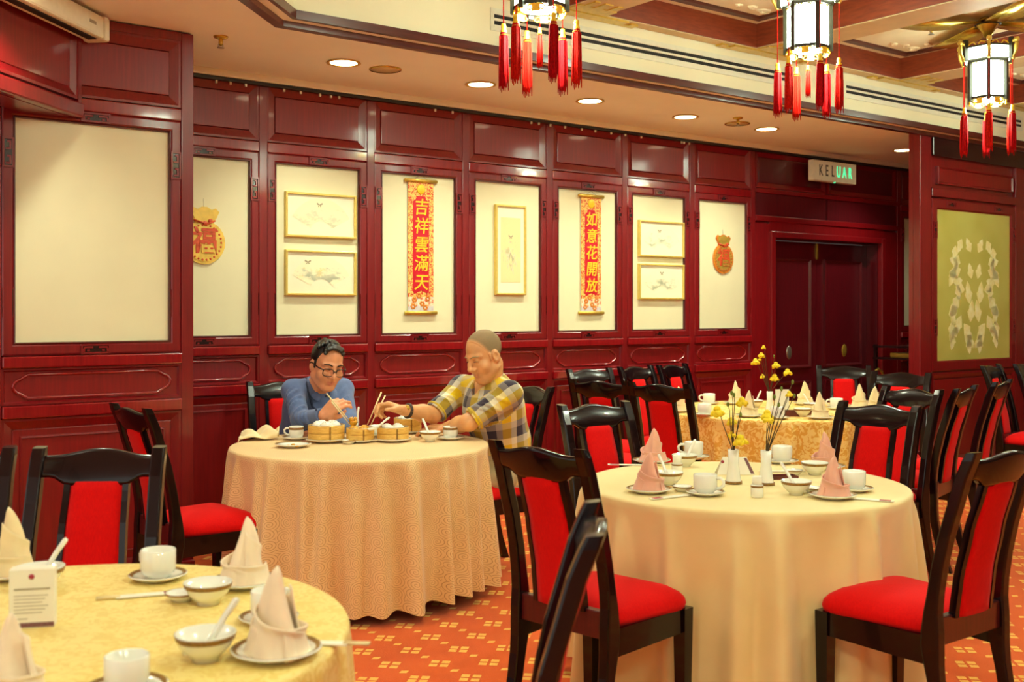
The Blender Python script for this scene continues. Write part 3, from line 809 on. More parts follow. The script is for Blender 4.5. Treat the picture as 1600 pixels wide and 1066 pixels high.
# brass rosette with leaf arms over the right lantern
ro = empty('ceiling_rosette', (7.03, 3.95, ZT), 0, 'brass ceiling rosette with broad leaf-shaped arms above the right lantern', 'rosette')
put('hub', MB().lathe([(0, 0), (.05, 0), (.075, -.03), (.07, -.05), (.035, -.10), (.02, -.13), (0, -.135)], 18), 'brass', ro)
put('collar', MB().lathe([(.07, -.026), (.086, -.03), (.086, -.045), (.07, -.048)], 18), 'black', ro)
arm = []
for k in range(9):
    t = k/8; arm.append((.06+.62*t, .055+.05*math.sin(PI*t)**.7+.015*t))
mb = MB(); vs = [(x, w_, -.035-.02*math.sin(PI*(x-.06)/.62)) for x, w_ in arm] + [(x, -w_, -.035-.02*math.sin(PI*(x-.06)/.62)) for x, w_ in arm]
n = 9; vs += [(x, y, z-.008) for x, y, z in vs]
fs = []
for k in range(n-1): fs += [(k, k+1, n+k+1, n+k), (2*n+k, 3*n+k, 3*n+k+1, 2*n+k+1), (k, 2*n+k, 2*n+k+1, k+1), (n+k, n+k+1, 3*n+k+1, 3*n+k)]
fs += [(0, n, 3*n, 2*n), (n-1, 3*n-1, 4*n-1, 2*n-1)]
am = mb.add(vs, fs, True).mesh('leaf_arm', 'brass')
for k in range(4): link('leaf_arm', am, ro, (0, 0, 0), PI/4+k*PI/2+.2)

# text helper
def text_mesh(s, size, ext=.001, off=0.0, shear=0):
    c = bpy.data.curves.new('lettering', 'FONT'); c.body = s; c.size = size; c.extrude = ext; c.offset = off; c.align_x = 'CENTER'; c.align_y = 'CENTER'; c.shear = shear
    c.resolution_u = 4
    o = bpy.data.objects.new('tmp', c); COL.objects.link(o)
    dg = bpy.context.evaluated_depsgraph_get(); me = bpy.data.meshes.new_from_object(o.evaluated_get(dg))
    bpy.data.objects.remove(o); me.materials.clear(); return me
def text(parent, s, size, loc, mat, off=0, ext=.001, name='lettering', shear=0, squash=1.0):
    me = text_mesh(s, size, ext, off, shear); me.materials.append(M[mat]); me.name = name
    o = link(name, me, parent, loc); o.rotation_euler = (PI/2, 0, 0); o.scale = (squash, 1, 1); return o

# exit sign
Y = W-.14
sx0, sx1 = wallx(1271, Y), wallx(1338, Y); sz = wallz(1304, 269, Y)
sg = empty('exit_sign', ((sx0+sx1)/2, Y, sz), 0, 'white box exit sign with half-lit green letters above the double door', 'exit sign')
hw = (sx1-sx0)/2
put('housing', MB().box(-hw, hw, 0, .06, -.095, .095, ch=.006), 'signwhite', sg)
put('mount', MB().box(-hw*.8, hw*.8, .06, .11, .0, .06), 'ventgap', sg)
cw = hw*2*.8/6
for k, ch in enumerate('KELUAR'):
    text(sg, ch, .145, (-hw*.66+k*cw*1.02, -.001, .0), 'signink' if k < 3 else 'signgreen', .001, squash=.62)
put('indicator', MB().sphere((.0, .01, -.093), (.014, .012, .008), 8, 6), 'signgreen', sg)

# pictures on the cream panels
def bayx(i): return B0+PITCH*i
YP = W+.016
def picture(px0, px1, py0, py1, mat, lab, fan, mattw=.0, bf=None):
    xc = (wallx(px0, YP)+wallx(px1, YP))/2; hw = (wallx(px1, YP)-wallx(px0, YP))/2
    pm = (px0+px1)/2; z1, z0 = wallz(pm, py0, YP), wallz(pm, py1, YP); zc, hh = (z0+z1)/2, (z1-z0)/2
    p = empty('framed_picture', (xc, YP, zc), 0, lab, 'picture', 'pale framed pictures on the wall panels')
    put('frame', MB().frame(-hw, hw, -hh, hh, [(0, .0), (0, -.028), (.004, -.03), (.012, -.03), (.015, -.02), (.015, 0)]), 'goldframe', p)
    put('mount', MB().box(-hw+.012, hw-.012, -.016, -.004, -hh+.012, hh-.012), 'mountboard', p)
    mb = MB()
    if fan:
        n = 14; ro_, ri = hw*.92, hw*.34; a0, a1 = math.radians(28), math.radians(152); cz = -hh*1.05
        vs, fs, uv = [], [], []
        for k in range(n+1):
            a = a0+(a1-a0)*k/n
            for r in (ri, ro_):
                x, z = r*math.cos(a)*1.0, cz+hh*.2+r*math.sin(a)*min(1.0, hh*1.75/ro_)
                vs.append((x, -.0175, z)); uv.append((x/(2*hw)+.5, z/(2*hh)+.5))
        for k in range(n): fs.append((2*k, 2*k+1, 2*k+3, 2*k+2))
        mb.add(vs, fs); mb.uv = uv
    else:
        w2, h2 = hw*.66, hh*.72
        vs = [(-w2, -.0175, -h2), (w2, -.0175, -h2), (w2, -.0175, h2), (-w2, -.0175, h2)]; mb.add(vs, [(0, 1, 2, 3)]); mb.uv = [(0, 0), (1, 0), (1, 1), (0, 1)]
    put('painting', mb, mat, p)
    if bf:
        b = MB()
        for s in (1, -1):
            b.prism([(0, 0), (s*.018, .012), (s*.022, .002), (s*.008, -.004)], -.0195, -.018); b.prism([(0, -.002), (s*.013, -.012), (s*.006, -.016)], -.0195, -.018)
        put('painted_butterfly', b, 'inkgrey', p, (bf[0]*hw, 0, bf[1]*hh))
    return p
picture(444, 554, 303, 372, 'art_fan_pale', 'upper of the two gold-framed fan pictures on the left, faint grey branches', True, bf=(-.05, .5))
picture(444, 554, 392, 462, 'art_fan_flower', 'lower of the two gold-framed fan pictures on the left, yellow and green flowers', True, bf=(-.38, .5))
picture(772, 819, 321, 461, 'art_column', 'tall narrow gold-framed painting of flowers and birds between the red scrolls', False, bf=(.0, .3))
picture(996, 1066, 346, 402, 'art_fan_green', 'upper of the two gold-framed fan pictures right of the second scroll', True, bf=(-.1, .45))
picture(996, 1066, 413, 468, 'art_fan_moss', 'lower of the two gold-framed fan pictures right of the second scroll', True, bf=(.0, .5))

def scroll(px0, px1, py0, py1, chars, lab):
    xc = (wallx(px0, YP)+wallx(px1, YP))/2; hw = (wallx(px1, YP)-wallx(px0, YP))/2
    pm = (px0+px1)/2; z1, z0 = wallz(pm, py0, YP), wallz(pm, py1, YP); H = z1-z0
    s = empty('hanging_scroll', (xc, YP, z0), 0, lab, 'scroll', 'red and gold hanging scrolls')
    h2 = hw*.86
    mb = MB(); m = 3
    vs = [(-h2, -.012, 0), (h2, -.012, 0), (h2, -.012, H), (-h2, -.012, H), (-h2, -.009, 0), (h2, -.009, 0), (h2, -.009, H), (-h2, -.009, H)]
    mb.add(vs, [(0, 1, 2, 3), (7, 6, 5, 4), (0, 4, 5, 1), (2, 6, 7, 3), (1, 5, 6, 2), (0, 3, 7, 4)])
    mb.uv = [((x+h2)/(H), z/H) for x, y, z in vs]
    put('scroll_border', mb, 'scroll_border', s)
    rw = h2*.63; zt, zb = H*.875, H*.165
    pol = [(-rw, zb), (-rw*.8, zb-.02), (0, zb+.005), (rw*.8, zb-.015), (rw, zb), (rw, zt-.03), (rw*.62, zt-.012), (rw*.55, zt+.008), (-rw*.55, zt+.008), (-rw*.62, zt-.012), (-rw, zt-.03)]
    put('red_field', MB().prism(pol, -.0145, -.012), 'scroll_red', s)
    n = len(chars)
    for k, ch in enumerate(chars):
        z = zt-.075-(zt-zb-.13)*k/(n-1)
        o = text(s, ch, .118, (0, -.0152, z), 'goldprint', .0012, .0012, 'gold_character', shear=.12)
    med = MB().lathe([(0, 0), (.035, 0), (.03, .003), (0, .003)], 16, Tr(0, -.0125, H*.935) @ Matrix.Rotation(PI/2, 4, 'X')); put('gold_medallion', med, 'goldprint', s)
    for z in (0, H):
        put('roller', MB().tube([(-hw*1.04, -.014, z), (hw*1.04, -.014, z)], .0135, 10), 'gold', s)
        for sg_ in (1, -1): put('roller_knob', MB().sphere((sg_*hw*1.05, -.014, z), (.008, .013, .013), 8, 6), 'gold', s)
    put('hanging_cord', MB().tube([(-h2*.7, -.014, H), (0, -.01, H+.04), (h2*.7, -.014, H)], .0018, 5), 'inkgrey', s)
    FL = MB()
    for k in range(6): a = k*PI/3; FL.sphere((.014*math.cos(a), -.0125, .014*math.sin(a)), (.009, .003, .009), 8, 4)
    flm = FL.mesh('printed_flower', 'bag_orange')
    for (fx, fz) in ((-.5, .1), (.1, .07), (.55, .11), (-.15, .13), (.35, .04), (-.6, .05)): link('printed_flower', flm, s, (fx*h2, 0, fz*H))
scroll(633, 679, 283, 489, '吉祥雲滿天', 'left red scroll with five gold characters, beside the paired fan pictures')
scroll(904, 940, 307, 489, '如意花開放', 'right red scroll with five gold characters, beside the tall narrow painting')

def bag(xc, zc, H, fieldm, edgem, glyphm, lab):
    b = empty('fortune_bag', (xc, YP, zc), 0, lab, 'ornament', 'gold money-bag wall ornaments')
    w = H*.37
    out = []
    for k in range(25):
        a = math.radians(-90-155+310*k/24); out.append((w*math.cos(a), -H*.12+w*1.0*math.sin(a)))
    neck = [(w*.42, H*.22), (w*.60, H*.30), (w*.72, H*.40), (w*.55, H*.46), (w*.36, H*.43), (w*.15, H*.48), (-w*.1, H*.48), (-w*.3, H*.44), (-w*.55, H*.47), (-w*.7, H*.40), (-w*.55, H*.30), (-w*.42, H*.22)]
    ring = out + [(x, z) for x, z in neck]
    put('bag_back', MB().prism(ring, -.012, 0), edgem, b)
    inn = [(w*.88*math.cos(math.radians(k*15)), -H*.12+w*.88*math.sin(math.radians(k*15))) for k in range(24)]
    put('bag_face', MB().prism(inn, -.016, -.011), fieldm, b)
    inn = [(x*.84, z*.98-.004) for x, z in neck]; put('bag_ruffle', MB().prism(inn, -.016, -.011), fieldm, b)
    dm = MB().sphere((0, 0, 0), (.007, .003, .007), 8, 4).mesh('bead', glyphm)
    for k in range(26):
        a = 2*PI*k/26; link('bead', dm, b, (w*.8*math.cos(a), -.0165, -H*.12+w*.8*math.sin(a)))
    text(b, '福', H*.46, (0, -.0172, -H*.12), glyphm, .004, .002, 'fortune_character')
    tie = MB().tube([(-w*.5, -.017, H*.25), (-w*.1, -.02, H*.21), (w*.2, -.02, H*.2), (w*.5, -.017, H*.25)], .006, 6); tie.sphere((w*.28, -.02, H*.24), (.016, .006, .014), 8, 6); tie.sphere((w*.02, -.02, H*.2), (.016, .006, .014), 8, 6)
    put('tie_cord', tie, glyphm, b)
    put('hanging_thread', MB().tube([(0, -.006, H*.46), (0, -.002, H*.62)], .0012, 4), 'inkgrey', b)
bag(wallx(318, YP), wallz(325, 368, YP), .36, 'bag_gold', 'bag_gold', 'bag_red', 'bright gold money-bag ornament half hidden by the projecting wall')
bag(wallx(1129, YP), wallz(1129, 397, YP), .345, 'gold', 'bag_orange', 'bag_red', 'orange-rimmed money-bag ornament on the panel left of the door')
# ================================================================ chairs and tables
def lerp_tab(tab, z):
    for (a, ya), (b, yb) in zip(tab, tab[1:]):
        if z <= b:
            t = (z-a)/(b-a); t = t*t*(3-2*t)*.35 + t*.65
            return ya+(yb-ya)*t
    return tab[-1][1]
BACK = [(0, -.290), (.12, -.248), (.25, -.218), (.38, -.200), (.48, -.200), (.60, -.214), (.75, -.246), (.90, -.290), (1.03, -.338)]
def yb(z): return lerp_tab(BACK, z)
def chair_proto():
    root = empty('dining_chair', (0, 0, 0), 0, 'x', 'chair', 'dark wooden dining chairs with red upholstery')
    def post(s):
        mb = MB(); zs = [0, .06, .12, .2, .28, .34, .39, .44, .5, .56, .65, .75, .85, .93, .99, 1.018]; vs = []; fs = []
        for z in zs:
            y = yb(z); d = .040 + .024*math.exp(-((z-.41)/.09)**2); w = .043; x = s*(.192-.006*(z > .5)*min(1, (z-.5)/.4))
            top = .004 if z > 1.0 else 0
            for (ax, ay) in ((-1, -1), (1, -1), (1, 1), (-1, 1)):
                vs.append((x+ax*(w/2-top*.5), y+ay*(d/2-top*.5), z-(.004 if (z > 1.0 and ay > 0) else 0)))
        n = len(zs)
        for i in range(n-1):
            for k in range(4): fs.append((i*4+k, i*4+(k+1) % 4, i*4+4+(k+1) % 4, i*4+4+k))
        fs += [(3, 2, 1, 0), tuple((n-1)*4+k for k in range(4))]
        mb.add(vs, fs); me = mb.mesh('rear_post', 'chairwood')
        bm = bmesh.new(); bm.from_mesh(me); bm.edges.ensure_lookup_table()
        es = [e for e in bm.edges if abs((e.verts[0].co-e.verts[1].co).normalized().z) > .75]
        bmesh.ops.bevel(bm, geom=es, offset=.006, segments=2, profile=.5, affect='EDGES'); bm.to_mesh(me); bm.free()
        return me
    for s in (-1, 1): link('rear_post', post(s), root)
    def bow(x): return -.022*(1-(x/.19)**2)
    # crest rail
    mb = MB(); vs = []; fs = []; N = 22; hw = .176
    for i in range(N+1):
        x = -hw+2*hw*i/N; u = abs(x)/hw
        zt = .990+.020*(.5+.5*math.cos(PI*min(1, u/.85)))
        st = max(0, min(1, (u-.50)/.30)); st = st*st*(3-2*st)
        zb_ = .900+.026*st
        for (z, o) in ((zb_, -.013), (zb_+.012, -.016), (zt-.012, -.015), (zt, -.009), (zt, .009), (zt-.012, .013), (zb_+.012, .014), (zb_, .011)):
            vs.append((x, yb(z)+bow(x)+o, z))
    m = 8
    for i in range(N):
        for k in range(m): fs.append((i*m+k, (i+1)*m+k, (i+1)*m+(k+1) % m, i*m+(k+1) % m))
    fs += [tuple(range(m)), tuple(N*m+k for k in range(m-1, -1, -1))]
    put('crest_rail', mb.add(vs, fs, True), 'chairwood', root)
    # upholstered splat and its two stiles
    def strip(x0f, x1f, z0, z1, th, mat, nm, puff=0.0):
        mb = MB(); vs = []; fs = []; n = 14; q = 7 if puff else 2
        for i in range(n+1):
            t = i/n; z = z0+(z1-z0)*t; x0, x1 = x0f(t), x1f(t)
            row = []
            for k in range(q):
                u = k/(q-1); x = x0+(x1-x0)*u; p = puff*(1-(2*u-1)**4); row.append((x, yb(z)+bow(x)+th/2+p, z))
            for k in range(q-1, -1, -1):
                u = k/(q-1); x = x0+(x1-x0)*u; p = puff*(1-(2*u-1)**4)*.6; row.append((x, yb(z)+bow(x)-th/2-p, z))
            vs += row
        w_ = 2*q
        for i in range(n):
            for k in range(w_): fs.append((i*w_+k, (i+1)*w_+k, (i+1)*w_+(k+1) % w_, i*w_+(k+1) % w_))
        fs += [tuple(range(w_)), tuple(n*w_+k for k in range(w_-1, -1, -1))]
        put(nm, mb.add(vs, fs, puff > 0), mat, root)
    hwf = lambda t: .090-.011*t
    strip(lambda t: -hwf(t), lambda t: hwf(t), .475, .912, .018, 'velvet', 'back_pad', .010)
    strip(lambda t: -hwf(t)-.020, lambda t: -hwf(t)-.001, .475, .915, .024, 'chairwood', 'back_stile')
    strip(lambda t: hwf(t)+.001, lambda t: hwf(t)+.020, .475, .915, .024, 'chairwood', 'back_stile')
    put('back_rail', MB().box(-.176, .176, -.216, -.186, .395, .485, ch=.004), 'railwood', root)
    # seat cushion
    mb = MB(); vs = []; fs = []; N = 18
    prof = [(1.0, 0), (1.02, .018), (1.0, .036), (.94, .052), (.80, .071), (.55, .086), (.25, .093), (0, .095)]
    def edge(a):
        c, s_ = math.cos(a), math.sin(a); e = .28
        x = math.copysign(abs(c)**e, c); y = math.copysign(abs(s_)**e, s_)
        hwx = .205+.022*y
        return x*hwx, .018+y*.205
    n = 44
    for (r, z) in prof:
        for k in range(n):
            x, y = edge(2*PI*k/n); vs.append((x*r, .018+(y-.018)*r, .424+z))
    for i in range(len(prof)-1):
        for k in range(n): fs.append((i*n+k, i*n+(k+1) % n, (i+1)*n+(k+1) % n, (i+1)*n+k))
    fs.append(tuple(range(n-1, -1, -1)))
    put('seat', mb.add(vs, fs, True), 'velvet', root)
    put('front_apron', MB().box(-.186, .186, .196, .218, .345, .425, ch=.003), 'chairwood', root)
    for s in (-1, 1):
        me = MB().prism([(-.18, .335), (.2, .345), (.2, .425), (-.18, .425)], -.011, .011).mesh('side_apron', 'chairwood')
        o = link('side_apron', me, root, (s*.198, .0, 0), PI/2 - s*.05 )
        mb = MB(); vs = []
        for (z, w_) in ((0, .036), (.2, .043), (.425, .05)):
            for (ax, ay) in ((-1, -1), (1, -1), (1, 1), (-1, 1)): vs.append((s*(.203)+ax*w_/2, .197+ay*w_/2, z))
        fs = [(3, 2, 1, 0), (8, 9, 10, 11)] + [(i*4+k, i*4+(k+1) % 4, i*4+4+(k+1) % 4, i*4+4+k) for i in range(2) for k in range(4)]
        put('front_leg', mb.add(vs, fs), 'chairwood', root)
    return root
CH0 = chair_proto(); _used = [False]
def chair(lat, dep, F, lab):
    """crest centre in viewer frame, facing F"""
    f = Vector((F[0], F[1])).normalized(); b = (lat+.325*f.x, dep+.325*f.y)
    th = math.atan2(-f.x, f.y)               # rotation taking +Y to F in the viewer frame
    o = copy_tree(CH0) if _used[0] else CH0; _used[0] = True
    o.location = room(b[0], b[1], 0); o.rotation_euler = (0, 0, th+CROT); o['label'] = lab
    return o
def chair_px(px, py, F, lab):
    d = 757/(py-484); return chair((px-800)/FPX*d, d, F, lab)
chair(.085, 3.55, (.68, .73), 'dark chair with a red seat at the front left of the right-hand table')
chair(1.545, 3.46, (-.6, .8), 'large dark chair at the front right, its red seat turned to the right-hand table')
chair(.161, 2.31, (-1, .06), 'nearest chair, blurred and seen edge-on beside the yellow table')
chair_px(155, 702, (.05, -1), 'dark chair facing us behind the yellow table at left')
chair(-1.775, 3.46, (.1, -1), 'dark chair cut by the left picture edge behind the yellow table')
chair(-1.72, 4.98, (.75, .66), 'turned chair with a bright red seat between the left wall and the spiral tablecloth')
chair(-1.41, 6.70, (.45, -.9), 'chair the man in blue sits on')
chair(.10, 6.33, (-.8, -.6), 'chair the man in the checked shirt sits on')
chair_px(930, 632, (.55, -.83), 'chair with shining crest rail behind the left side of the right-hand table')
chair(.54, 6.82, (.55, .83), 'dark chair seen from behind, just behind the chair with the shining crest rail')
chair_px(1030, 600, (.6, .8), 'dark chair seen from behind at the left end of the far table')
chair(.575, 8.15, (.55, -.83), 'leftmost of three chairs standing against the back wall')
chair(.96, 8.52, (.7, -.7), 'middle of three chairs standing against the back wall')
chair(1.285, 8.80, (.75, -.66), 'rightmost of three chairs standing against the back wall')
chair_px(1372, 633, (-.75, -.66), 'dark chair facing us at the back right of the right-hand table')
chair(2.22, 6.12, (-.88, -.47), 'chair partly hidden behind the one at the back right of the right-hand table')
chair(2.55, 6.20, (-.8, .6), 'leaning-back chair with a tall red back pad between the two right-hand tables')
chair(3.0, 6.75, (-.8, .6), 'chair with a slanting red back pad near the right picture edge')
chair(3.77, 8.65, (.75, -.66), 'glossy chair below the frosted glass partition')
chair(4.16, 8.95, (.75, -.66), 'rightmost glossy chair below the partition, cut by the picture edge')
chair(2.59, 8.60, (-.2, -1), 'chair in front of the double door, behind the far table')
chair(2.72, 7.70, (-.6, -.8), 'chair at the right end of the far table, beside the partition post')

# ---------------------------------------------------------------- tables under cloths
TZ = .755
def cloth(cx, cy, R, folds, amp, seed, hem=.055, flare=.02):
    rnd = random.Random(seed); n = 480
    th = [2*PI*k/n for k in range(n)]
    ph = [rnd.uniform(0, 2*PI) for _ in range(4)]
    sp = 2*PI/folds; ridges = []
    for k in range(folds):
        ridges.append((sp*(k+rnd.uniform(-.28, .28)), sp*rnd.uniform(.20, .34), rnd.uniform(.55, 1.25), rnd.choice((0, 0, .05, .12, .25)), rnd.uniform(-.12, .12)*sp))
    def offs(t, u):
        o = 0
        for (c, sg_, A, u0, dr) in ridges:
            dlt = (t-c-dr*u+PI) % (2*PI)-PI
            if abs(dlt) > 4*sg_: continue
            g = max(0, (u-u0*.6)/(1-u0*.6))**.62
            o += A*g*math.exp(-(dlt/(sg_*(.75+.5*u)))**2)
        return o-.42*u**.6
    rows = [(0, 0, 0), (R*.5, 0, 0), (R*.9, 0, 0), (R-.012, 0, 0), (R-.003, -.003, 0), (R+.002, -.012, .0)]
    drop = TZ-hem
    for k in range(1, 15):
        u = (k/14)**1.25; rows.append((R+.004+flare*u, -.012-(drop-.012)*u, u))
    vs, fs, uv = [], [], []
    for (r, z, u) in rows:
        for k, t in enumerate(th):
            w = offs(t, u) if u > 0 else 0
            rr = r + amp*w
            zz = TZ+z + (.016*math.sin(3*t+ph[1])*u - .16*amp*w*u if u > 0 else 0)
            vs.append((rr*math.cos(t), rr*math.sin(t), zz))
            if u > 0 or r >= R-.004: uv.append((t*R*1.06, z+(.02 if r < R else 0)))
            else: uv.append((r*math.cos(t)+3, r*math.sin(t)))
    for i in range(len(rows)-1):
        for k in range(n):
            a, b = i*n+k, i*n+(k+1) % n; fs.append((a, b, b+n, a+n))
    mb = MB().add(vs, fs, True)
    # split the seam so the weave does not smear: UV per loop
    me = bpy.data.meshes.new('tablecloth'); me.from_pydata(vs, [], fs); l = me.uv_layers.new(name='UVMap')
    for p in me.polygons:
        p.use_smooth = True
        ids = list(p.vertices); us = [uv[i][0] for i in ids]
        onside = min(ids) >= 4*n
        for li, i in zip(p.loop_indices, ids):
            a = uv[i]
            if onside and max(us)-min(us) > R*3 and a[0] < R*3: a = (a[0]+2*PI*R*1.06, a[1])
            if not onside: r = rows[i//n][0]; t = th[i % n]; a = (r*math.cos(t)+3, r*math.sin(t))
            l.data[li].uv = a
    bm = bmesh.new(); bm.from_mesh(me); bmesh.ops.remove_doubles(bm, verts=[v for v in bm.verts if v.co.x**2+v.co.y**2 < 1e-8], dist=1e-6); bm.to_mesh(me); bm.free()
    return me
def table(lat, dep, R, mat, folds, amp, seed, lab_t, lab_c):
    p = room(lat, dep, 0)
    t = empty('round_table', p, CROT, lab_t, 'table', 'round dining tables')
    put('tabletop', MB().lathe([(0, TZ-.035), (R-.03, TZ-.035), (R-.012, TZ-.03), (R-.012, TZ-.012), (R-.02, TZ-.004), (0, TZ-.004)], 48), 'railwood', t)
    put('pedestal', MB().lathe([(0, .08), (.06, .08), (.045, .3), (.05, .6), (.12, TZ-.035), (0, TZ-.035)], 20), 'chairwood', t)
    for k in range(4):
        mb = MB(); mb.tube([(.03, 0, .12), (.2, 0, .08), (.36, 0, .03)], [.03, .028, .022], 8); mb.sphere((.36, 0, .024), .024)
        put('foot', mb, 'chairwood', t, (0, 0, 0), k*PI/2+.4)
    c = link('tablecloth', cloth(0, 0, R, folds, amp, seed), None, p, CROT)
    c.data.materials.append(M[mat]); tag(c, lab_c, 'tablecloth')
    return p
T1 = (-.785, 5.706); T2 = (.925, 4.41); T0 = (-1.013, 2.37); T3 = (1.85, 7.66)
table(*T1, .663, 'cloth_spiral', 30, .122, 3, 'round table the two men eat at, hidden under the spiral cloth', 'peach tablecloth with a spiral pattern on the table of the two men')
table(*T2, .640, 'cloth_plain', 20, .12, 5, 'round table with two vases, hidden under the plain cream cloth', 'plain cream tablecloth on the right-hand table with two vases')
table(*T0, .655, 'cloth_yellow', 26, .055, 9, 'round table in the left foreground under the yellow cloth', 'yellow damask tablecloth on the left foreground table')
table(*T3, .78, 'cloth_gold', 30, .10, 11, 'large round far table under the gold cloth', 'gold damask tablecloth on the far table by the double door')
# ================================================================ tableware
def obj_of(name, cat, group, parts):
    r = empty(name, (0, 0, 0), 0, 'x', cat, group)
    for nm, mb, mat in parts: put(nm, mb, mat, r)
    return r
PROTO = {}
# cup with handle, saucer, bowl with spoon, dish, plate
def cup_parts():
    b = MB().lathe([(0, .0), (.026, .0), (.028, .004), (.036, .010), (.0395, .022), (.0395, .062), (.038, .0635), (.0362, .062), (.036, .02), (.03, .011), (0, .009)], 28)
    h = MB().tube([(.038, 0, .052), (.054, 0, .053), (.064, 0, .044), (.063, 0, .03), (.052, 0, .02), (.038, 0, .018)], [.0055]*6, 8)
    return b, h
b, h = cup_parts(); PROTO['cup'] = obj_of('tea_cup', 'cup', 'white tea cups', [('bowl', b, 'porcelain'), ('handle', h, 'porcelain')])
b, h = cup_parts(); PROTO['cup_band'] = obj_of('tea_cup', 'cup', 'white tea cups', [('bowl', b, 'porcelain'), ('handle', h, 'porcelain'), ('gold_band', MB().lathe([(.0394, .046), (.0400, .046), (.0400, .058), (.0394, .058)], 28, cap=False), 'band')])
def dish(r, h, rim=.3):
    return MB().lathe([(0, 0), (r*.55, 0), (r*.6, .003), (r*.72, h*.4), (r, h), (r+.0015, h+.002), (r-.002, h+.0035), (r*.72, h*.4+.005), (r*.58, .0065), (0, .006)], 36)
def rimband(r, h, w=.011):
    return MB().lathe([(r-w, h-.0005+.0038-w*.28), (r-.002, h+.0042), (r-.0022, h+.0034), (r-w, h+.0026-w*.28)], 36, cap=False)
PROTO['saucer'] = obj_of('saucer', 'saucer', 'saucers with brown rims', [('dish', dish(.072, .014), 'porcelain'), ('rim_band', rimband(.072, .014), 'band')])
PROTO['plate'] = obj_of('side_plate', 'plate', 'side plates with brown rims', [('dish', dish(.085, .016), 'porcelain'), ('rim_band', rimband(.085, .016), 'band')])
PROTO['plate_big'] = obj_of('serving_plate', 'plate', 'plates under the steamers', [('dish', dish(.10, .016), 'porcelain'), ('rim_band', rimband(.10, .016, .004), 'band')])
PROTO['dip'] = obj_of('sauce_dish', 'dish', 'small sauce dishes', [('dish', MB().lathe([(0, 0), (.022, 0), (.034, .014), (.038, .02), (.0365, .0215), (.03, .014), (.02, .005), (0, .0045)], 24), 'porcelain'), ('rim_band', MB().lathe([(.0372, .0165), (.0388, .0195), (.0386, .0215), (.0352, .0195)], 24, cap=False), 'band')])
def bowl_mb():
    return MB().lathe([(0, 0), (.025, 0), (.026, .008), (.030, .010), (.047, .028), (.056, .050), (.057, .053), (.0555, .0535), (.045, .029), (.028, .014), (0, .012)], 32)
def spoon_mb(T=None):
    mb = MB(); n = 12; vs = []; fs = []
    for (r, z) in ((1.0, .012), (.98, .006), (.75, .001), (.5, -.001), (0.02, -.001), (.5, .0015), (.75, .004), (.96, .0125)):
        for k in range(n): a = 2*PI*k/n; vs.append(Vector((.03*r*math.cos(a), .019*r*math.sin(a), z)))
    for i in range(7):
        for k in range(n): fs.append((i*n+k, i*n+(k+1) % n, (i+1)*n+(k+1) % n, (i+1)*n+k))
    if T is not None: vs = [T @ v for v in vs]
    mb.add(vs, fs, True)
    pts = [Vector((.026, 0, .009)), Vector((.045, 0, .022)), Vector((.07, 0, .040)), Vector((.1, 0, .058)), Vector((.105, 0, .060))]
    if T is not None: pts = [T @ p for p in pts]
    mb.tube(pts, [.007, .0062, .006, .0066, .004], 8)
    return mb
band_bowl = lambda: MB().lathe([(.0530, .0405), (.0542, .0405), (.0573, .0510), (.0565, .0510)], 32, cap=False)
PROTO['bowl'] = obj_of('rice_bowl', 'bowl', 'small bowls with brown bands', [('bowl', bowl_mb(), 'porcelain'), ('band', band_bowl(), 'band')])
PROTO['spoon'] = obj_of('soup_spoon', 'spoon', 'white porcelain soup spoons', [('spoon_body', spoon_mb(), 'porcelain')])
# napkins
def napkin_mb(H, seed):
    """upright folded napkin: a leaning spike and two sheets wrapped round it with slanting, curled top edges"""
    rnd = random.Random(seed); mb = MB(); lx = rnd.uniform(-.012, .012)
    def sheet(a0, a1, hi, lo, r0, n=34, m=14, flare=.008, lift=0.0):
        vs = []; fs = []
        for j in range(m+1):
            v = j/m
            for k in range(n+1):
                u = k/n; a = a0+(a1-a0)*u; z = H*(hi+(lo-hi)*(u**.9))*v; t = z/H
                r = r0*(1-.72*t**.9)*(1+.07*math.sin(3*a+seed)+.05*math.sin(5*u*PI+seed*2)) + flare*max(0, v-.75)/.25*math.sin(PI*min(1, u*1.1)) + .006*u
                vs.append((r*math.cos(a)+lx*t, r*math.sin(a)*.88, z))
        for j in range(m):
            for k in range(n): q = j*(n+1)+k; fs.append((q, q+1, q+n+2, q+n+1))
        mb.add(vs, fs, True)
    # spike
    vs = []; fs = []; n, m = 28, 14
    for j in range(m+1):
        t = j/m
        for k in range(n):
            a = 2*PI*k/n; r = .047*(1-t)**.72*(1+.16*math.cos(2*a+seed)+.10*math.sin(3*a+2*t)) + .0012
            vs.append((r*math.cos(a)+lx*t+.012*math.sin(3*t)*t, r*math.sin(a)*.8, .002+(H-.002)*t))
    for j in range(m):
        for k in range(n): fs.append((j*n+k, j*n+(k+1) % n, (j+1)*n+(k+1) % n, (j+1)*n+k))
    fs.append(tuple(range(n-1, -1, -1))); fs.append(tuple(m*n+k for k in range(n)))
    mb.add(vs, fs, True)
    o = rnd.uniform(-.3, .3)
    sheet(-2.4+o, 1.6+o, .80, .26, .055); sheet(.2+o, 4.4+o, .58, .20, .060, flare=.012); sheet(2.6+o, 5.6+o, .34, .30, .064, flare=.010)
    return mb
NAPM = {}
def napkin(p, rz, mat, H, seed, lab):
    key = (mat, H, seed)
    mb = napkin_mb(H, seed)
    me = mb.mesh('folded_napkin', mat, fix=False)
    o = link('folded_napkin', me, None, (p.x, p.y, p.z), rz)
    so = o.modifiers.new('thick', 'SOLIDIFY'); so.thickness = .003; so.offset = 0
    tag(o, lab, 'napkin', 'napkins folded into upright cones'); return o
_first = {}
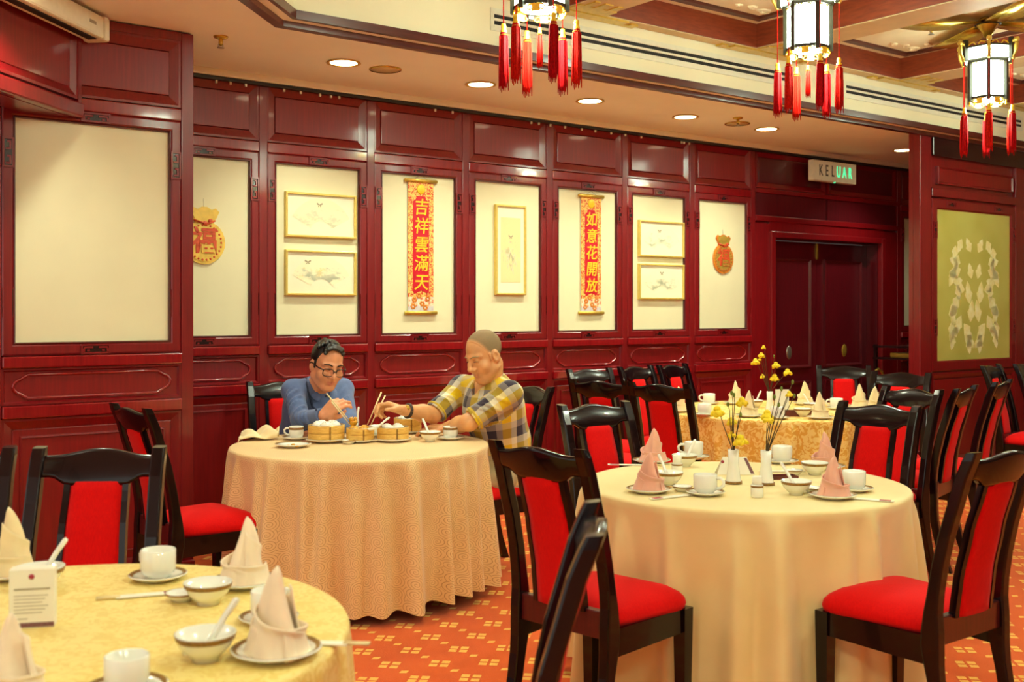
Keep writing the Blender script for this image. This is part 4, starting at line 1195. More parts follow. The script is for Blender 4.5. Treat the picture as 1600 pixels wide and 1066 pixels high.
def ware(kind, px, py, lab, z=TZ, rz=0.0, sc=1.0, T=None):
    p = atz(px, py, z)
    return ware_at(kind, p, lab, rz, sc)
def ware_at(kind, p, lab, rz=0.0, sc=1.0, tilt=None):
    src = PROTO[kind]
    o = copy_tree(src) if kind in _first else src
    _first[kind] = 1
    o.location = (p[0], p[1], p[2]); o.rotation_euler = tilt if tilt else (0, 0, rz); o.scale = (sc, sc, sc); o['label'] = lab
    return o
SPOON_T = None
def spoon_in_bowl(p, ang, lab, sc=1.0):
    d = Vector((math.cos(ang), math.sin(ang), 0))
    q = Vector(p) + Vector((0, 0, .018)) - d*.012
    return ware_at('spoon', q, lab, tilt=(0, -.42, ang), sc=sc)
def pouch(px, py, ang, lab, L=.2):
    p = atz(px, py, TZ+.002); o = empty('chopstick_set', p, ang, lab, 'chopsticks', 'chopsticks in paper sleeves')
    put('paper_sleeve', MB().box(-L/2, L/2, -.013, .013, 0, .0035, ch=.001), 'paper', o)
    for s in (-1, 1): put('chopstick_tip', MB().tube([(L/2-.01, s*.005, .003), (L/2+.045, s*.005, .003)], .0032, 6), 'chopstick_m', o)
    put('printed_edge', MB().box(-L/2+.01, -L/2+.05, -.0125, .0125, .0034, .0039), 'inkred', o)
def cupset(px, py, kind, rz, where, sc=1.0):
    p = atz(px, py, TZ)
    ware_at('saucer', p, 'brown-rimmed saucer ' + where, 0, sc)
    ware_at(kind, (p.x, p.y, p.z+.008), 'white tea cup ' + where, rz, sc*(1.0 if kind == 'cup_band' else 1.12))
def napset(px, py, mat, H, seed, rz, where, sc=1.0):
    p = atz(px, py, TZ)
    ware_at('plate', p, 'brown-rimmed side plate ' + where, 0, sc)
    o = napkin(Vector((p.x, p.y, p.z+.007)), rz, mat, H, seed, {'napkin_pink': 'pink', 'napkin_cream': 'cream', 'napkin_peach': 'pale peach'}[mat]+' napkin ' + where); o.scale = (sc, sc, sc)
V = CROT                                     # rotation facing the viewer frame

# ---- right-hand table (two vases)
napset(1014, 770, 'napkin_pink', .145, 1, V+2.6, 'at the front left of the right-hand table')
napset(1018, 724, 'napkin_pink', .150, 2, V+.4, 'at the back left of the right-hand table')
napset(1301, 779, 'napkin_pink', .145, 3, V+2.2, 'at the front right of the right-hand table')
napset(1289, 733, 'napkin_pink', .155, 4, V+.2, 'at the back right of the right-hand table')
cupset(1102, 774, 'cup', V-.5, 'standing alone at the front of the right-hand table')
cupset(1084, 717, 'cup', V+PI, 'at the back left of the right-hand table, handle to the left')
cupset(1222, 724, 'cup', V+2, 'right behind the right-hand vase')
cupset(1334, 768, 'cup', V+2.2, 'at the right edge of the right-hand table')
def bowlset(px, py, where, spoon=None, sc=1.0):
    p = atz(px, py, TZ); ware_at('bowl', p, 'brown-banded bowl ' + where, 0, sc)
    if spoon is not None: spoon_in_bowl(p, spoon, 'white soup spoon in the bowl ' + where, sc)
bowlset(1045, 758, 'beside the front left pink napkin', V+2.2)
bowlset(1070, 729, 'behind the toothpick holder on the right-hand table', V+.5)
bowlset(1244, 773, 'in front of the right-hand vase', V+2.6)
bowlset(1273, 742, 'in front of the back right pink napkin')
ware('dip', 1066, 768, 'small sauce dish between bowl and lone front cup of the right-hand table')
ware('dip', 1240, 742, 'small sauce dish left of the bowl before the back right pink napkin')
ware('dip', 1268, 770, 'small sauce dish beside the front right pink napkin')
pouch(1050, 777, V+.55, 'chopsticks in a paper sleeve beside the lone front cup')
pouch(985, 727, V-.12, 'chopsticks in a paper sleeve near the back left pink napkin')
pouch(1352, 781, V+2.65, 'chopsticks in a paper sleeve at the right edge of the right-hand table')
pouch(1222, 737, V+.1, 'chopsticks in a paper sleeve behind the right-hand vase')
def shaker(px, py, lab):
    p = atz(px, py, TZ); s = empty('toothpick_holder', p, 0, lab, 'toothpick holder', 'white toothpick holders'); s.scale = (1.12, 1.12, 1.12)
    put('pot', MB().lathe([(0, 0), (.019, 0), (.0205, .003), (.0205, .040), (.0195, .042), (.0185, .041), (.018, .03), (0, .03)], 22), 'porcelain', s)
    put('band', MB().lathe([(.0205, .033), (.0212, .033), (.0212, .039), (.0205, .039)], 22, cap=False), 'band', s)
    put('toothpick_bundle', MB().lathe([(0, .028), (.0165, .028), (.0168, .068), (.014, .07), (0, .07)], 18), 'paper', s)
shaker(1183, 777, 'white toothpick holder in front of the two vases')
shaker(1058, 741, 'white toothpick holder beside the pink napkins at left')
def flower(parent, p, r, seed):
    rnd = random.Random(seed); mb = MB()
    for k in range(7):
        a = 2*PI*k/7+rnd.random(); T = Matrix.Rotation(a, 4, 'Z') @ Matrix.Rotation(rnd.uniform(.2, .9), 4, 'Y')
        mb.sphere(T @ Vector((r*.5, 0, 0)), (r*.55, r*.45, r*.28), 8, 5, T.to_3x3().to_4x4())
    mb.sphere((0, 0, r*.1), r*.45, 8, 6)
    put('flower', mb, 'petal', parent, p)
def vase(p, blooms, lab_v, lab_f, seed, h=.137):
    v = empty('bud_vase', p, 0, lab_v, 'vase', 'slim white vases')
    put('vase_body', MB().lathe([(0, 0), (.033, 0), (.033, .004), (.030, .012), (.024, .05), (.020, .085), (.022, h), (.0195, h), (.017, .085), (0, .07)], 24), 'porcelain', v)
    put('gold_band', MB().lathe([(.0332, .001), (.0345, .001), (.0342, .012), (.0308, .012)], 24, cap=False), 'band', v)
    f = empty('flower_spray', (p[0], p[1], p[2]), V, lab_f, 'flowers', 'sprays of yellow flowers')
    rnd = random.Random(seed)
    for (dx, dz, r) in blooms:
        dz += .02
        dy = rnd.uniform(-.04, .04)
        pts = [(0, 0, .075), (dx*.12, dy*.1, h+.01), (dx*.55, dy*.5, h+(dz-h)*.55), (dx*.85+.003, dy, h+(dz-h)*.86), (dx, dy, dz)]
        put('stem', MB().tube(pts, [.0022, .002, .0018, .0015, .0012], 6), 'twig', f)
        if r > 0: flower(f, (dx, dy, dz), r*1.55, rnd.random())
        else: put('bud', MB().sphere((dx, dy, dz), (.006, .006, .010), 8, 6), 'leafgreen', f)
p = atz(1146, 756, TZ)
vase(p, [(-.07, .275, .022), (.036, .31, .019), (.023, .160, .024), (-.005, .23, .017), (-.008, .178, .013), (-.03, .30, 0), (.0, .335, 0), (.03, .255, 0), (-.014, .345, 0)], 'left slim white vase on the right-hand table', 'yellow flowers on bare twigs in the left vase of the right-hand table', 21)
p = atz(1197, 758, TZ)
vase(p, [(.013, .258, .021), (.0, .245, .016), (.085, .345, .012), (.064, .36, 0), (.03, .33, 0), (.12, .33, 0), (.045, .30, 0), (.115, .385, 0)], 'right slim white vase on the right-hand table', 'twigs with yellow flowers in the right vase of the right-hand table', 22)
# tent card lying between the vases
p = atz(1148, 742, TZ+.001)
tc = empty('tent_card', p, V, 'white printed tent card between the two vases', 'card')
put('card_front', MB().prism([(-.075, 0), (.085, 0), (.055, .075), (-.045, .075)], -.0015, .0015, Tr(0, .0, 0) @ Matrix.Rotation(-.35, 4, 'X')), 'paper', tc)
put('card_back', MB().prism([(-.075, 0), (.085, 0), (.055, .075), (-.045, .075)], -.0015, .0015, Tr(0, .055, 0) @ Matrix.Rotation(.35, 4, 'X')), 'paper', tc)
T = Matrix.Rotation(-.35, 4, 'X')
put('printed_border', MB().prism([(.068, .004), (.083, .004), (.054, .071), (.042, .071)], -.0022, -.0014, T), 'inkpurple', tc)
put('round_mark', MB().lathe([(0, 0), (.007, 0), (.007, .0008), (0, .0008)], 14, T @ Tr(-.048, -.0022, .055) @ Matrix.Rotation(PI/2, 4, 'X')), 'inkred', tc)
p = atz(1222, 748, TZ); tr = empty('wooden_tray', p, V+.1, 'small brown wooden tray behind the right vase', 'tray')
put('tray_base', MB().box(-.055, .055, -.03, .03, 0, .004), 'traymat', tr)
for (a, b_, c, d) in ((-.055, .055, -.033, -.03), (-.055, .055, .03, .033), (-.058, -.055, -.033, .033), (.055, .058, -.033, .033)): put('tray_edge', MB().box(a, b_, c, d, 0, .014), 'traymat', tr)

# ---- left foreground table
cupset(247, 906, 'cup', V+2.5, 'at the back of the yellow table', 1.0)
bowlset(325, 944, 'before the tall cream napkin on the yellow table', None, 1.0)
bowlset(321, 1032, 'at the front right of the yellow table', V+.15, 1.05)
ware('dip', 284, 939, 'small sauce dish left of the bowl on the yellow table')
pouch(236, 930, V+PI+.35, 'chopsticks in a paper sleeve at the back of the yellow table', .16)
pouch(500, 1006, V-.1, 'chopsticks in a paper sleeve at the right edge of the yellow table', .12)
napset(382, 916, 'napkin_peach', .165, 6, V+.9, 'at the back right of the yellow table')
napset(432, 1026, 'napkin_peach', .165, 7, V+2.7, 'in the foreground at the right of the yellow table', 1.05)
cupset(420, 972, 'cup', V+1, 'half hidden behind the foreground peach napkin', .9)
p = atz(198, 1085, TZ); ware_at('saucer', p, 'brown-rimmed saucer at the bottom edge of the picture'); ware_at('cup', (p.x, p.y, p.z+.008), 'white tea cup cut by the bottom edge of the picture', V+1.4)
napset(17, 903, 'napkin_cream', .175, 8, V+.3, 'at the left picture edge on the yellow table')
napkin(atz(18, 1090, TZ+.003), V+2.2, 'napkin_peach', .150, 9, 'blurred cream napkin at the bottom left corner')
bowlset(62, 920, 'behind the printed box on the yellow table', V+.35, 1.05)
p = atz(52, 978, TZ); bx = empty('printed_box', p, V+.22, 'white printed menu box at the left of the yellow table', 'box')
put('carton', MB().box(-.046, .046, -.018, .018, 0, .128, ch=.001), 'paper', bx)
put('round_mark', MB().lathe([(0, 0), (.006, 0), (.006, .0006), (0, .0006)], 16, Tr(0, -.0181, .112) @ Matrix.Rotation(PI/2, 4, 'X')), 'inkred', bx)
put('heading_line', MB().box(-.036, .038, -.0188, -.0178, .083, .087), 'inkgrey', bx)
for k in range(6): put('text_line', MB().box(-.036, .034-.006*(k % 3), -.0186, -.0178, .070-.0075*k, .0715-.0075*k), 'inkgrey', bx)
put('text_line', MB().box(-.036, -.008, -.0186, -.0178, .02, .0215), 'inkgrey', bx)
put('printed_border', MB().box(-.046, .046, -.0188, -.0178, .002, .012), 'inkpurple', bx)

# ---- the table of the two men
def steamer(px, py, R, H, fill, lab, n=5):
    p = atz(px, py, TZ)
    ware_at('plate_big', p, 'white plate under the ' + lab, 0, (R+.012)/.10)
    s = empty('bamboo_steamer', (p.x, p.y, p.z+.010), V, lab, 'steamer', 'bamboo steamers')
    hh = H/2
    put('lower_hoop', MB().lathe([(R-.009, 0), (R, 0), (R+.001, .002), (R+.001, hh-.003), (R, hh-.001), (R-.009, hh-.001)], 40, cap=False), 'bamboo', s)
    put('upper_hoop', MB().lathe([(R-.009, hh+.001), (R, hh+.001), (R+.001, hh+.003), (R+.001, H-.002), (R, H), (R-.009, H), (R-.009, hh)], 40, cap=False), 'bamboo', s)
    put('rack', MB().lathe([(0, .012), (R-.006, .012), (R-.006, H-.022), (0, H-.022)], 32), 'bamboo', s)
    put('metal_rim', MB().lathe([(R-.012, H-.008), (R-.006, H+.002), (R-.001, H+.002), (R-.001, H-.004)], 40, cap=False), 'steel', s)
    put('lacing', MB().box(R-.002, R+.003, -.004, .004, .006, H-.006), 'band', s, rz=-1.2)
    rnd = random.Random(int(px)); c = Vector((p.x, p.y, p.z+.010+H-.02))
    for k in range(n):
        a = 2*PI*k/n+.4; rr = 0 if n == 1 else R*.48
        mb = MB(); r = R*.36
        mb.sphere((0, 0, r*.55), (r, r*.92, r*.62), 14, 9)
        for q in range(7): b_ = 2*PI*q/7; mb.tube([(r*.75*math.cos(b_), r*.7*math.sin(b_), r*.85), (r*.3*math.cos(b_), r*.28*math.sin(b_), r*1.14), (0, 0, r*1.2)], [r*.10, r*.12, r*.06], 6)
        o = put('dim_sum', mb, fill, None, (c.x+rr*math.cos(a), c.y+rr*math.sin(a), c.z-.001), rnd.random()*6)
        tag(o, ('white dumpling' if fill == 'dumpling' else 'yellow dumpling') + ' inside the ' + lab, 'dumpling', 'dumplings in the ' + lab)
steamer(510, 691, .094, .082, 'dumpling', 'largest bamboo steamer before the man in blue')
steamer(563, 691, .072, .066, 'shumai', 'small bamboo steamer the chopsticks dip into', 3)
steamer(614, 690, .082, .068, 'dumpling', 'bamboo steamer right of the small one', 4)
steamer(637, 677, .076, .076, 'dumpling', 'rear bamboo steamer behind the others', 4)
cupset(463, 687, 'cup_band', V+PI, 'with a gold band before the man in blue')
cupset(704, 687, 'cup_band', V+1.8, 'with a gold band before the man in the checked shirt')
bowlset(672, 690, 'at the right side of the spiral cloth', V+2.4)
ware('plate', 458, 699, 'used side plate with crumbs before the man in blue', sc=1.05)
for k, (dx, dz) in enumerate(((-8, 0), (6, 1), (0, -2))):
    p = atz(458+dx, 698+dz, TZ+.008); o = put('food_scrap', MB().sphere((0, 0, .004), (.012, .009, .005), 8, 6), 'shumai', None, p); tag(o, ('left', 'right', 'rear')[k]+' food scrap on the used side plate', 'food', 'food scraps on the side plate')
ware('plate', 590, 682, 'small white plate between the two middle steamers', sc=.8)
bowlset(592, 680, 'with white contents between the middle steamers')
ware('dip', 668, 683, 'small sauce dish behind the bowl on the spiral cloth')
ware('dip', 545, 694, 'small orange-glazed dish between the first two steamers')
pouch(482, 690, V+.25, 'folded paper sleeve beside the largest steamer', .09)
p = atz(556, 668, TZ+.075); ware_at('spoon', p, 'white soup spoon standing in the small steamer', tilt=(0, -.9, V+.5), sc=.9)
p = atz(582, 672, TZ+.07); ware_at('spoon', p, 'white soup spoon under the right-hand chopsticks', tilt=(0, -.1, V+.2), sc=.9)
# crumpled napkin hanging over the edge
rnd = random.Random(5); mb = MB(); vs = []; fs = []; n, m = 26, 16
for j in range(m+1):
    for k in range(n+1):
        u, v = k/n-.5, j/m-.5
        x = u*.23; y = v*.13*(1+.4*math.cos(3*u+1)); z = .010+.052*abs(math.sin(7*u+3*v))*(1-(2*v)**2)*(.5+.9*u+.4)+.014*math.sin(9*v+4*u)**2
        if u < -.36: z -= (-.36-u)*.35; x += (-.36-u)*.15
        vs.append((x, y, z))
for j in range(m):
    for k in range(n): q = j*(n+1)+k; fs.append((q, q+1, q+n+2, q+n+1))
me = mb.add(vs, fs, True).mesh('crumpled_napkin', 'napkin_cream', fix=False); p = atz(401, 687, TZ)
o = link('crumpled_napkin', me, None, p, V+.12); so = o.modifiers.new('thick', 'SOLIDIFY'); so.thickness = .004; tag(o, 'crumpled peach napkin at the left edge of the spiral cloth', 'napkin')

# ---- far table
def napset3(px, py, seed, rz, where): napset(px, py, 'napkin_cream', .165, seed, rz, where)
napset3(1060, 644, 11, V, 'at the left end of the far table')
napset3(1149, 632, 12, V+1, 'at the back left of the far table')
napset3(1170, 652, 13, V+2, 'at the front left of the far table')
napset3(1258, 633, 14, V+.5, 'at the back of the far table, right of the white card')
napset3(1281, 655, 15, V+1.5, 'at the front right of the far table')
napset3(1343, 638, 16, V+.8, 'at the back right of the far table')
napset3(1368, 644, 17, V+2.4, 'at the right end of the far table')
cupset(1108, 632, 'cup', V+PI, 'at the back left of the far table')
cupset(1101, 650, 'cup', V+2, 'at the front left of the far table')
cupset(1215, 655, 'cup', V+2, 'at the front of the far table')
cupset(1307, 640, 'cup', V+PI, 'at the back right of the far table')
bowlset(1268, 642, 'beside the front right napkin of the far table', V+2.6)
bowlset(1180, 637, 'between the two left napkins of the far table', V+.6)
bowlset(1254, 651, 'left of the front right napkin of the far table')
ware('dip', 1078, 641, 'small sauce dish at the left end of the far table')
pouch(1320, 652, V-.2, 'chopsticks in a paper sleeve at the right of the far table', .16)
p = atz(1203, 644, TZ)
vase(p, [(-.107, .326, .024), (-.06, .37, .019), (-.05, .424, .013), (.034, .303, .023), (.025, .22, .024), (-.048, .225, .015), (.12, .255, .024), (-.07, .34, .010), (.02, .36, 0)], 'slim white vase on the far table', 'yellow blossom branches in the vase on the far table', 31, .14)
p = atz(1222, 646, TZ); cd = empty('table_card', p, V, 'white upright card behind the vase on the far table', 'card')
put('card_panel', MB().box(-.045, .045, -.012, -.009, 0, .16, T=Matrix.Rotation(-.08, 4, 'X')), 'paper', cd)
put('card_panel', MB().box(-.045, .045, .009, .012, 0, .16, T=Matrix.Rotation(.08, 4, 'X')), 'paper', cd)
p = atz(1238, 650, TZ); tr = empty('condiment_tray', p, V, 'dark wooden condiment tray on the far table', 'tray')
put('tray_base', MB().box(-.11, .11, -.05, .05, 0, .005), 'traymat', tr)
for (a, b_, c, d) in ((-.11, .11, -.054, -.05), (-.11, .11, .05, .054), (-.114, -.11, -.054, .054), (.11, .114, -.054, .054)): put('tray_edge', MB().box(a, b_, c, d, 0, .035), 'traymat', tr)

# ---- serving trolley beside the partition post
p = Vector((wallx(1424, 6.05), 6.05, 0))
tl = empty('service_trolley', p, 0, 'dark service trolley with yellow linen beside the partition post', 'trolley')
for (x, y) in ((-.28, -.2), (.28, -.2), (-.28, .2), (.28, .2)): put('post', MB().box(x-.015, x+.015, y-.015, y+.015, .05, 1.12), 'darkwood', tl)
for z in (.25, .98, 1.09): put('shelf', MB().box(-.3, .3, -.22, .22, z, z+.02), 'darkwood', tl)
put('folded_linen', MB().box(-.2, .2, -.18, .1, 1.0, 1.04, ch=.008), 'cloth_gold', tl)
for (x, y) in ((-.28, -.2), (.28, -.2), (-.28, .2), (.28, .2)): put('caster', MB().sphere((x, y, .026), .026), 'black', tl)
q = atd(1372, 580, 10.3)
ah = put('brass_handle_rail', MB().tube([(-.085, 0, .8), (-.085, 0, 1.2), (-.06, 0, 1.28), (0, 0, 1.31), (.06, 0, 1.28), (.085, 0, 1.2), (.085, 0, .8)], .012, 10), 'brass', tl)
ah.location = (q.x-p.x, q.y-p.y, q.z-1.29)
# ================================================================ people
class SDF:
    def __init__(s, lo, hi, h):
        s.h = h; s.lo = np.array(lo, float); s.n = np.ceil((np.array(hi)-s.lo)/h).astype(int)+1
        s.F = np.full(tuple(s.n), 1.0, np.float32)
    def block(s, lo, hi):
        a = np.maximum(np.floor((np.array(lo)-s.lo)/s.h).astype(int), 0); b = np.minimum(np.ceil((np.array(hi)-s.lo)/s.h).astype(int)+1, s.n)
        if (b <= a).any(): return None
        ax = [(s.lo[i]+s.h*np.arange(a[i], b[i])).astype(np.float32) for i in range(3)]
        X, Y, Z = np.meshgrid(*ax, indexing='ij'); return tuple(slice(a[i], b[i]) for i in range(3)), np.stack((X, Y, Z), -1)
    def op(s, sl, d, k, mode):
        f = s.F[sl]
        if mode == 'add':
            if k <= 0: s.F[sl] = np.minimum(f, d)
            else:
                hh = np.clip(.5+.5*(f-d)/k, 0, 1); s.F[sl] = f*(1-hh)+d*hh-k*hh*(1-hh)
        else:
            if k <= 0: s.F[sl] = np.maximum(f, -d)
            else:
                hh = np.clip(.5-.5*(f+d)/k, 0, 1); s.F[sl] = f*(1-hh)+(-d)*hh+k*hh*(1-hh)
    def cap(s, a, b, ra, rb=None, k=.01, mode='add'):
        rb = ra if rb is None else rb; a = np.array(a, float); b = np.array(b, float); pad = max(ra, rb)+3*k+3*s.h
        r = s.block(np.minimum(a, b)-pad, np.maximum(a, b)+pad)
        if r is None: return s
        sl, P = r; ba = (b-a).astype(np.float32); L = max(float(ba@ba), 1e-9)
        t = np.clip(((P-a.astype(np.float32))@ba)/L, 0, 1)
        d = np.linalg.norm(P-(a.astype(np.float32)+t[..., None]*ba), axis=-1)-(ra+(rb-ra)*t)
        s.op(sl, d, k, mode); return s
    def ell(s, c, r, R=None, k=.01, mode='add'):
        c = np.array(c, float); r = np.array(r, float); pad = r.max()+3*k+3*s.h
        q = s.block(c-pad, c+pad)
        if q is None: return s
        sl, P = q; p = P-c.astype(np.float32)
        if R is not None: p = p@np.array(R, np.float32)      # columns of R are the local axes
        k0 = np.linalg.norm(p/r, axis=-1); k1 = np.linalg.norm(p/(r*r), axis=-1)+1e-9
        s.op(sl, (k0*(k0-1)/k1).astype(np.float32), k, mode); return s
    def half(s, p, n):                                       # keep the side n points away from
        q = s.block(s.lo, s.lo+s.h*(s.n-1)); sl, P = q; n = np.array(n, float); n /= np.linalg.norm(n)
        d = ((P-np.array(p, np.float32))@n.astype(np.float32)); s.F[sl] = np.maximum(s.F[sl], d); return s
    def mesh(s):
        F = s.F; S = F < 0
        c = [(i, j, k) for i in (0, 1) for j in (0, 1) for k in (0, 1)]
        def sub(A, o): return A[o[0]:A.shape[0]-1+o[0], o[1]:A.shape[1]-1+o[1], o[2]:A.shape[2]-1+o[2]]
        cnt = sum(sub(S, o).astype(np.int8) for o in c); act = (cnt > 0) & (cnt < 8)
        ids = np.argwhere(act); idx = np.full(act.shape, -1, np.int64); idx[act] = np.arange(len(ids))
        acc = np.zeros((len(ids), 3)); num = np.zeros(len(ids))
        I, J, K = ids.T
        for a in c:
            for ax in range(3):
                if a[ax]: continue
                b = list(a); b[ax] = 1
                fa = F[I+a[0], J+a[1], K+a[2]]; fb = F[I+b[0], J+b[1], K+b[2]]
                m = (fa < 0) != (fb < 0); t = np.where(m, fa/np.where(fa == fb, 1, fa-fb), 0)
                p = np.array(a, float)[None, :].repeat(len(ids), 0); p[:, ax] = t
                acc[m] += p[m]; num[m] += 1
        V_ = (ids+acc/num[:, None])*s.h+s.lo
        quads = []
        for ax in range(3):
            u, w = (ax+1) % 3, (ax+2) % 3
            sl0 = [slice(None)]*3; sl1 = [slice(None)]*3; sl0[ax] = slice(0, -1); sl1[ax] = slice(1, None)
            A = S[tuple(sl0)]; B = S[tuple(sl1)]
            e = np.argwhere(A != B); e = e[(e[:, u] > 0) & (e[:, w] > 0) & (e[:, u] < S.shape[u]-1) & (e[:, w] < S.shape[w]-1)]
            def cell(du, dw):
                q = e.copy(); q[:, u] -= du; q[:, w] -= dw; return idx[q[:, 0], q[:, 1], q[:, 2]]
            Q = np.stack((cell(1, 1), cell(0, 1), cell(0, 0), cell(1, 0)), 1)
            flip = ~A[e[:, 0], e[:, 1], e[:, 2]]; Q[flip] = Q[flip][:, ::-1]
            quads.append(Q)
        Q = np.concatenate(quads); Q = Q[(Q >= 0).all(1)]
        return V_, Q
def sdf_obj(name, V_, Q, mat, base, parent=None, attr=None, smooth=2):
    me = bpy.data.meshes.new(name); me.from_pydata((V_-np.array(base)).tolist(), [], Q.tolist()); me.update()
    for p in me.polygons: p.use_smooth = True
    me.materials.append(M[mat])
    if attr:
        for nm, typ, vals in attr:
            at = me.attributes.new(nm, typ, 'POINT')
            at.data.foreach_set('value' if typ == 'FLOAT' else 'vector', np.asarray(vals, np.float32).ravel())
    o = bpy.data.objects.new(name, me); COL.objects.link(o)
    if parent is not None: o.parent = parent
    if smooth:
        sm = o.modifiers.new('relax', 'SMOOTH'); sm.factor = .5; sm.iterations = smooth
    return o
def vnorm(v): v = np.array(v, float); return v/np.linalg.norm(v)
class Frame:
    def __init__(s, o, fwd, up, sc=1.0):
        s.o = np.array(o, float); f = vnorm(fwd); x = vnorm(np.cross(f, up)); u = np.cross(x, f); s.R = np.stack((x, f, u), 1); s.sc = sc
    def __call__(s, x, y, z): return s.o+s.R@(np.array((x, y, z))*s.sc)
    def ax(s, R=None): return s.R if R is None else s.R@R
# viewer-frame helper: pixel + depth -> (lat, dep, z)
def cp(px, py, d): return np.array(((px-800)/FPX*d, d, CAM_H-(py-HOR)/FPX*d))

def head(S, H, chubby=1.0):
    g = H.sc
    def E(c, r, k, mode='add', R=None): S.ell(H(*c), np.array(r)*g, H.ax(R), k*g, mode)
    def C(a, b, ra, rb, k, mode='add'): S.cap(H(*a), H(*b), ra*g, rb*g, k*g, mode)
    E((0, -.014, .034), (.077, .094, .086), .01)
    E((0, .022, -.040), (.063*chubby, .066, .080), .03)
    for s in (-1, 1):
        C((s*.050*chubby, -.002, -.062), (s*.022, .058, -.102), .022*chubby, .018, .025)
        E((s*.040*chubby, .056, -.032), (.027, .022, .028), .02)
        C((s*.012, .080, .026), (s*.050, .062, .024), .010, .008, .014)
    E((0, .062, -.104), (.024, .020, .018), .022)
    for s in (-1, 1): E((s*.032, .094, .006), (.019, .018, .012), .010, 'sub')
    for s in (-1, 1): E((s*.032, .068, .006), (.0155, .0145, .0125), .003)
    C((0, .084, .016), (0, .107, -.026), .0090, .0135, .012)
    for s in (-1, 1): E((s*.0155, .094, -.031), (.0110, .0130, .0095), .007)
    C((-.022, .077, -.0660), (.022, .077, -.0660), .0050, .0050, .008); C((0, .084, -.0635), (0, .085, -.066), .0060, .0055, .008)
    C((-.018, .077, -.0755), (.018, .077, -.0755), .0055, .0055, .008); C((0, .083, -.076), (0, .083, -.077), .0062, .0062, .008)
    C((-.022, .094, -.071), (.022, .094, -.071), .0022, .0022, .002, 'sub')
    for s in (-1, 1):
        E((s*.077, -.012, -.010), (.011, .022, .034), .006); E((s*.086, -.006, -.006), (.007, .011, .018), .004, 'sub')
def tints(V_, H, hands=()):
    g = H.sc; t = np.zeros(len(V_))
    for z in (-.0655, -.077):
        a, b = H(-.019, .088, z), H(.019, .088, z); ba = b-a; u = np.clip(((V_-a)@ba)/(ba@ba), 0, 1); d = np.linalg.norm(V_-(a+u[:, None]*ba), axis=1)
        t = np.maximum(t, .75*np.clip(1-(d-.003*g)/(.006*g), 0, 1))
    return t
def hand(S, w, fwd, back, side, grip, sc=1.0):
    """w wrist, fwd along the palm, back = out of the back of the hand, side=+1 when the thumb lies towards fwd x back"""
    f = vnorm(fwd); b = vnorm(np.array(back)-f*np.dot(f, back)); x = np.cross(f, b)*side
    def P(u, v, n): return np.array(w)+(x*u+f*v+b*n)*sc
    ks = [(.028, .082), (.009, .088), (-.011, .084), (-.029, .074)]
    for (u, v) in ks: S.cap(P(u*.55, .004, 0), P(u, v, .004), .0155*sc, .0125*sc, .012)
    S.ell(P(.004, .045, -.004), np.array((.036, .044, .016))*sc, np.stack((x, f, b), 1), .012)
    S.ell(P(.028, .030, -.012), np.array((.018, .028, .015))*sc, np.stack((x, f, b), 1), .012)
    lens = [(.042, .026, .021), (.046, .030, .022), (.043, .028, .021), (.034, .022, .019)]
    tips = []
    for (u, v), L, angs in zip(ks, lens, grip[:4]):
        p = P(u, v, .002); a = 0; r = .0098*sc; spread = u*.9
        pts = [p]
        for k, (l, da) in enumerate(zip(L, angs)):
            a += da; d = f*math.cos(a)-b*math.sin(a)+x*spread*.35; p = p+vnorm(d)*l*sc; pts.append(p)
        rr = [.0102, .0092, .0084, .0074]
        for k in range(3): S.cap(pts[k], pts[k+1], rr[k]*sc, rr[k+1]*sc, .004 if k else .006)
        tips.append(pts[-1])
    t0 = P(.030, .022, -.010); (tx, ty, tn), (sx_, sy_, sn) = grip[4]
    t1 = P(tx, ty, tn); t2 = P(sx_, sy_, sn)
    S.cap(t0, t1, .0145*sc, .0112*sc, .010); S.cap(t1, t2, .0108*sc, .0085*sc, .004); tips.append(t2)
    return tips, P
GRIP = [(.55, .75, .45), (.60, .85, .5), (.75, 1.1, .7), (.85, 1.2, .8), ((.046, .062, -.030), (.034, .092, -.044))]

def weave(V_, bones):
    """cloth coordinates: along and around the nearest bone"""
    best = np.full(len(V_), 1e9); out = np.zeros((len(V_), 3))
    for (a, b, r, ref, off) in bones:
        a = np.array(a, float); b = np.array(b, float); ba = b-a; L = np.linalg.norm(ba); z = ba/L
        xr = vnorm(np.array(ref)-z*np.dot(ref, z)); y = np.cross(z, xr)
        q = V_-a; t = q@z; tt = np.clip(t, 0, L); d = np.linalg.norm(q-tt[:, None]*z, axis=1)-r
        ang = np.arctan2(q@y, q@xr)
        m = d < best; best[m] = d[m]; out[m, 0] = t[m]+off[0]; out[m, 1] = ang[m]*r*1.15+off[1]
    return out

def crease(S, a, b, r, t0, t1, p0, p1, w=.0085):
    """a raised fold winding round the side of a sleeve that faces the table"""
    a = np.array(a); b = np.array(b); z = vnorm(b-a); x = vnorm(np.array((0, -1.0, .15))-z*np.dot((0, -1.0, .15), z)); y = np.cross(z, x); prev = None
    for k in range(7):
        u = k/6; t = t0+(t1-t0)*u; p = p0+(p1-p0)*u; q = a+(b-a)*t+(x*math.cos(p)+y*math.sin(p))*r*1.0
        rr = w*(.35+.65*math.sin(PI*u))
        if prev is not None: S.cap(prev[0], q, prev[1], rr, .010)
        prev = (q, rr)
def chopstick(a, b, lab, cat_group):
    a = np.array(a); b = np.array(b); base = room(a[0], a[1], a[2])
    o = put('chopstick', MB().tube([(0, 0, 0), tuple(b-a)], [.0024, .0042], 8), 'chopstick_m', None, base, CROT); tag(o, lab, 'chopstick', cat_group); return o

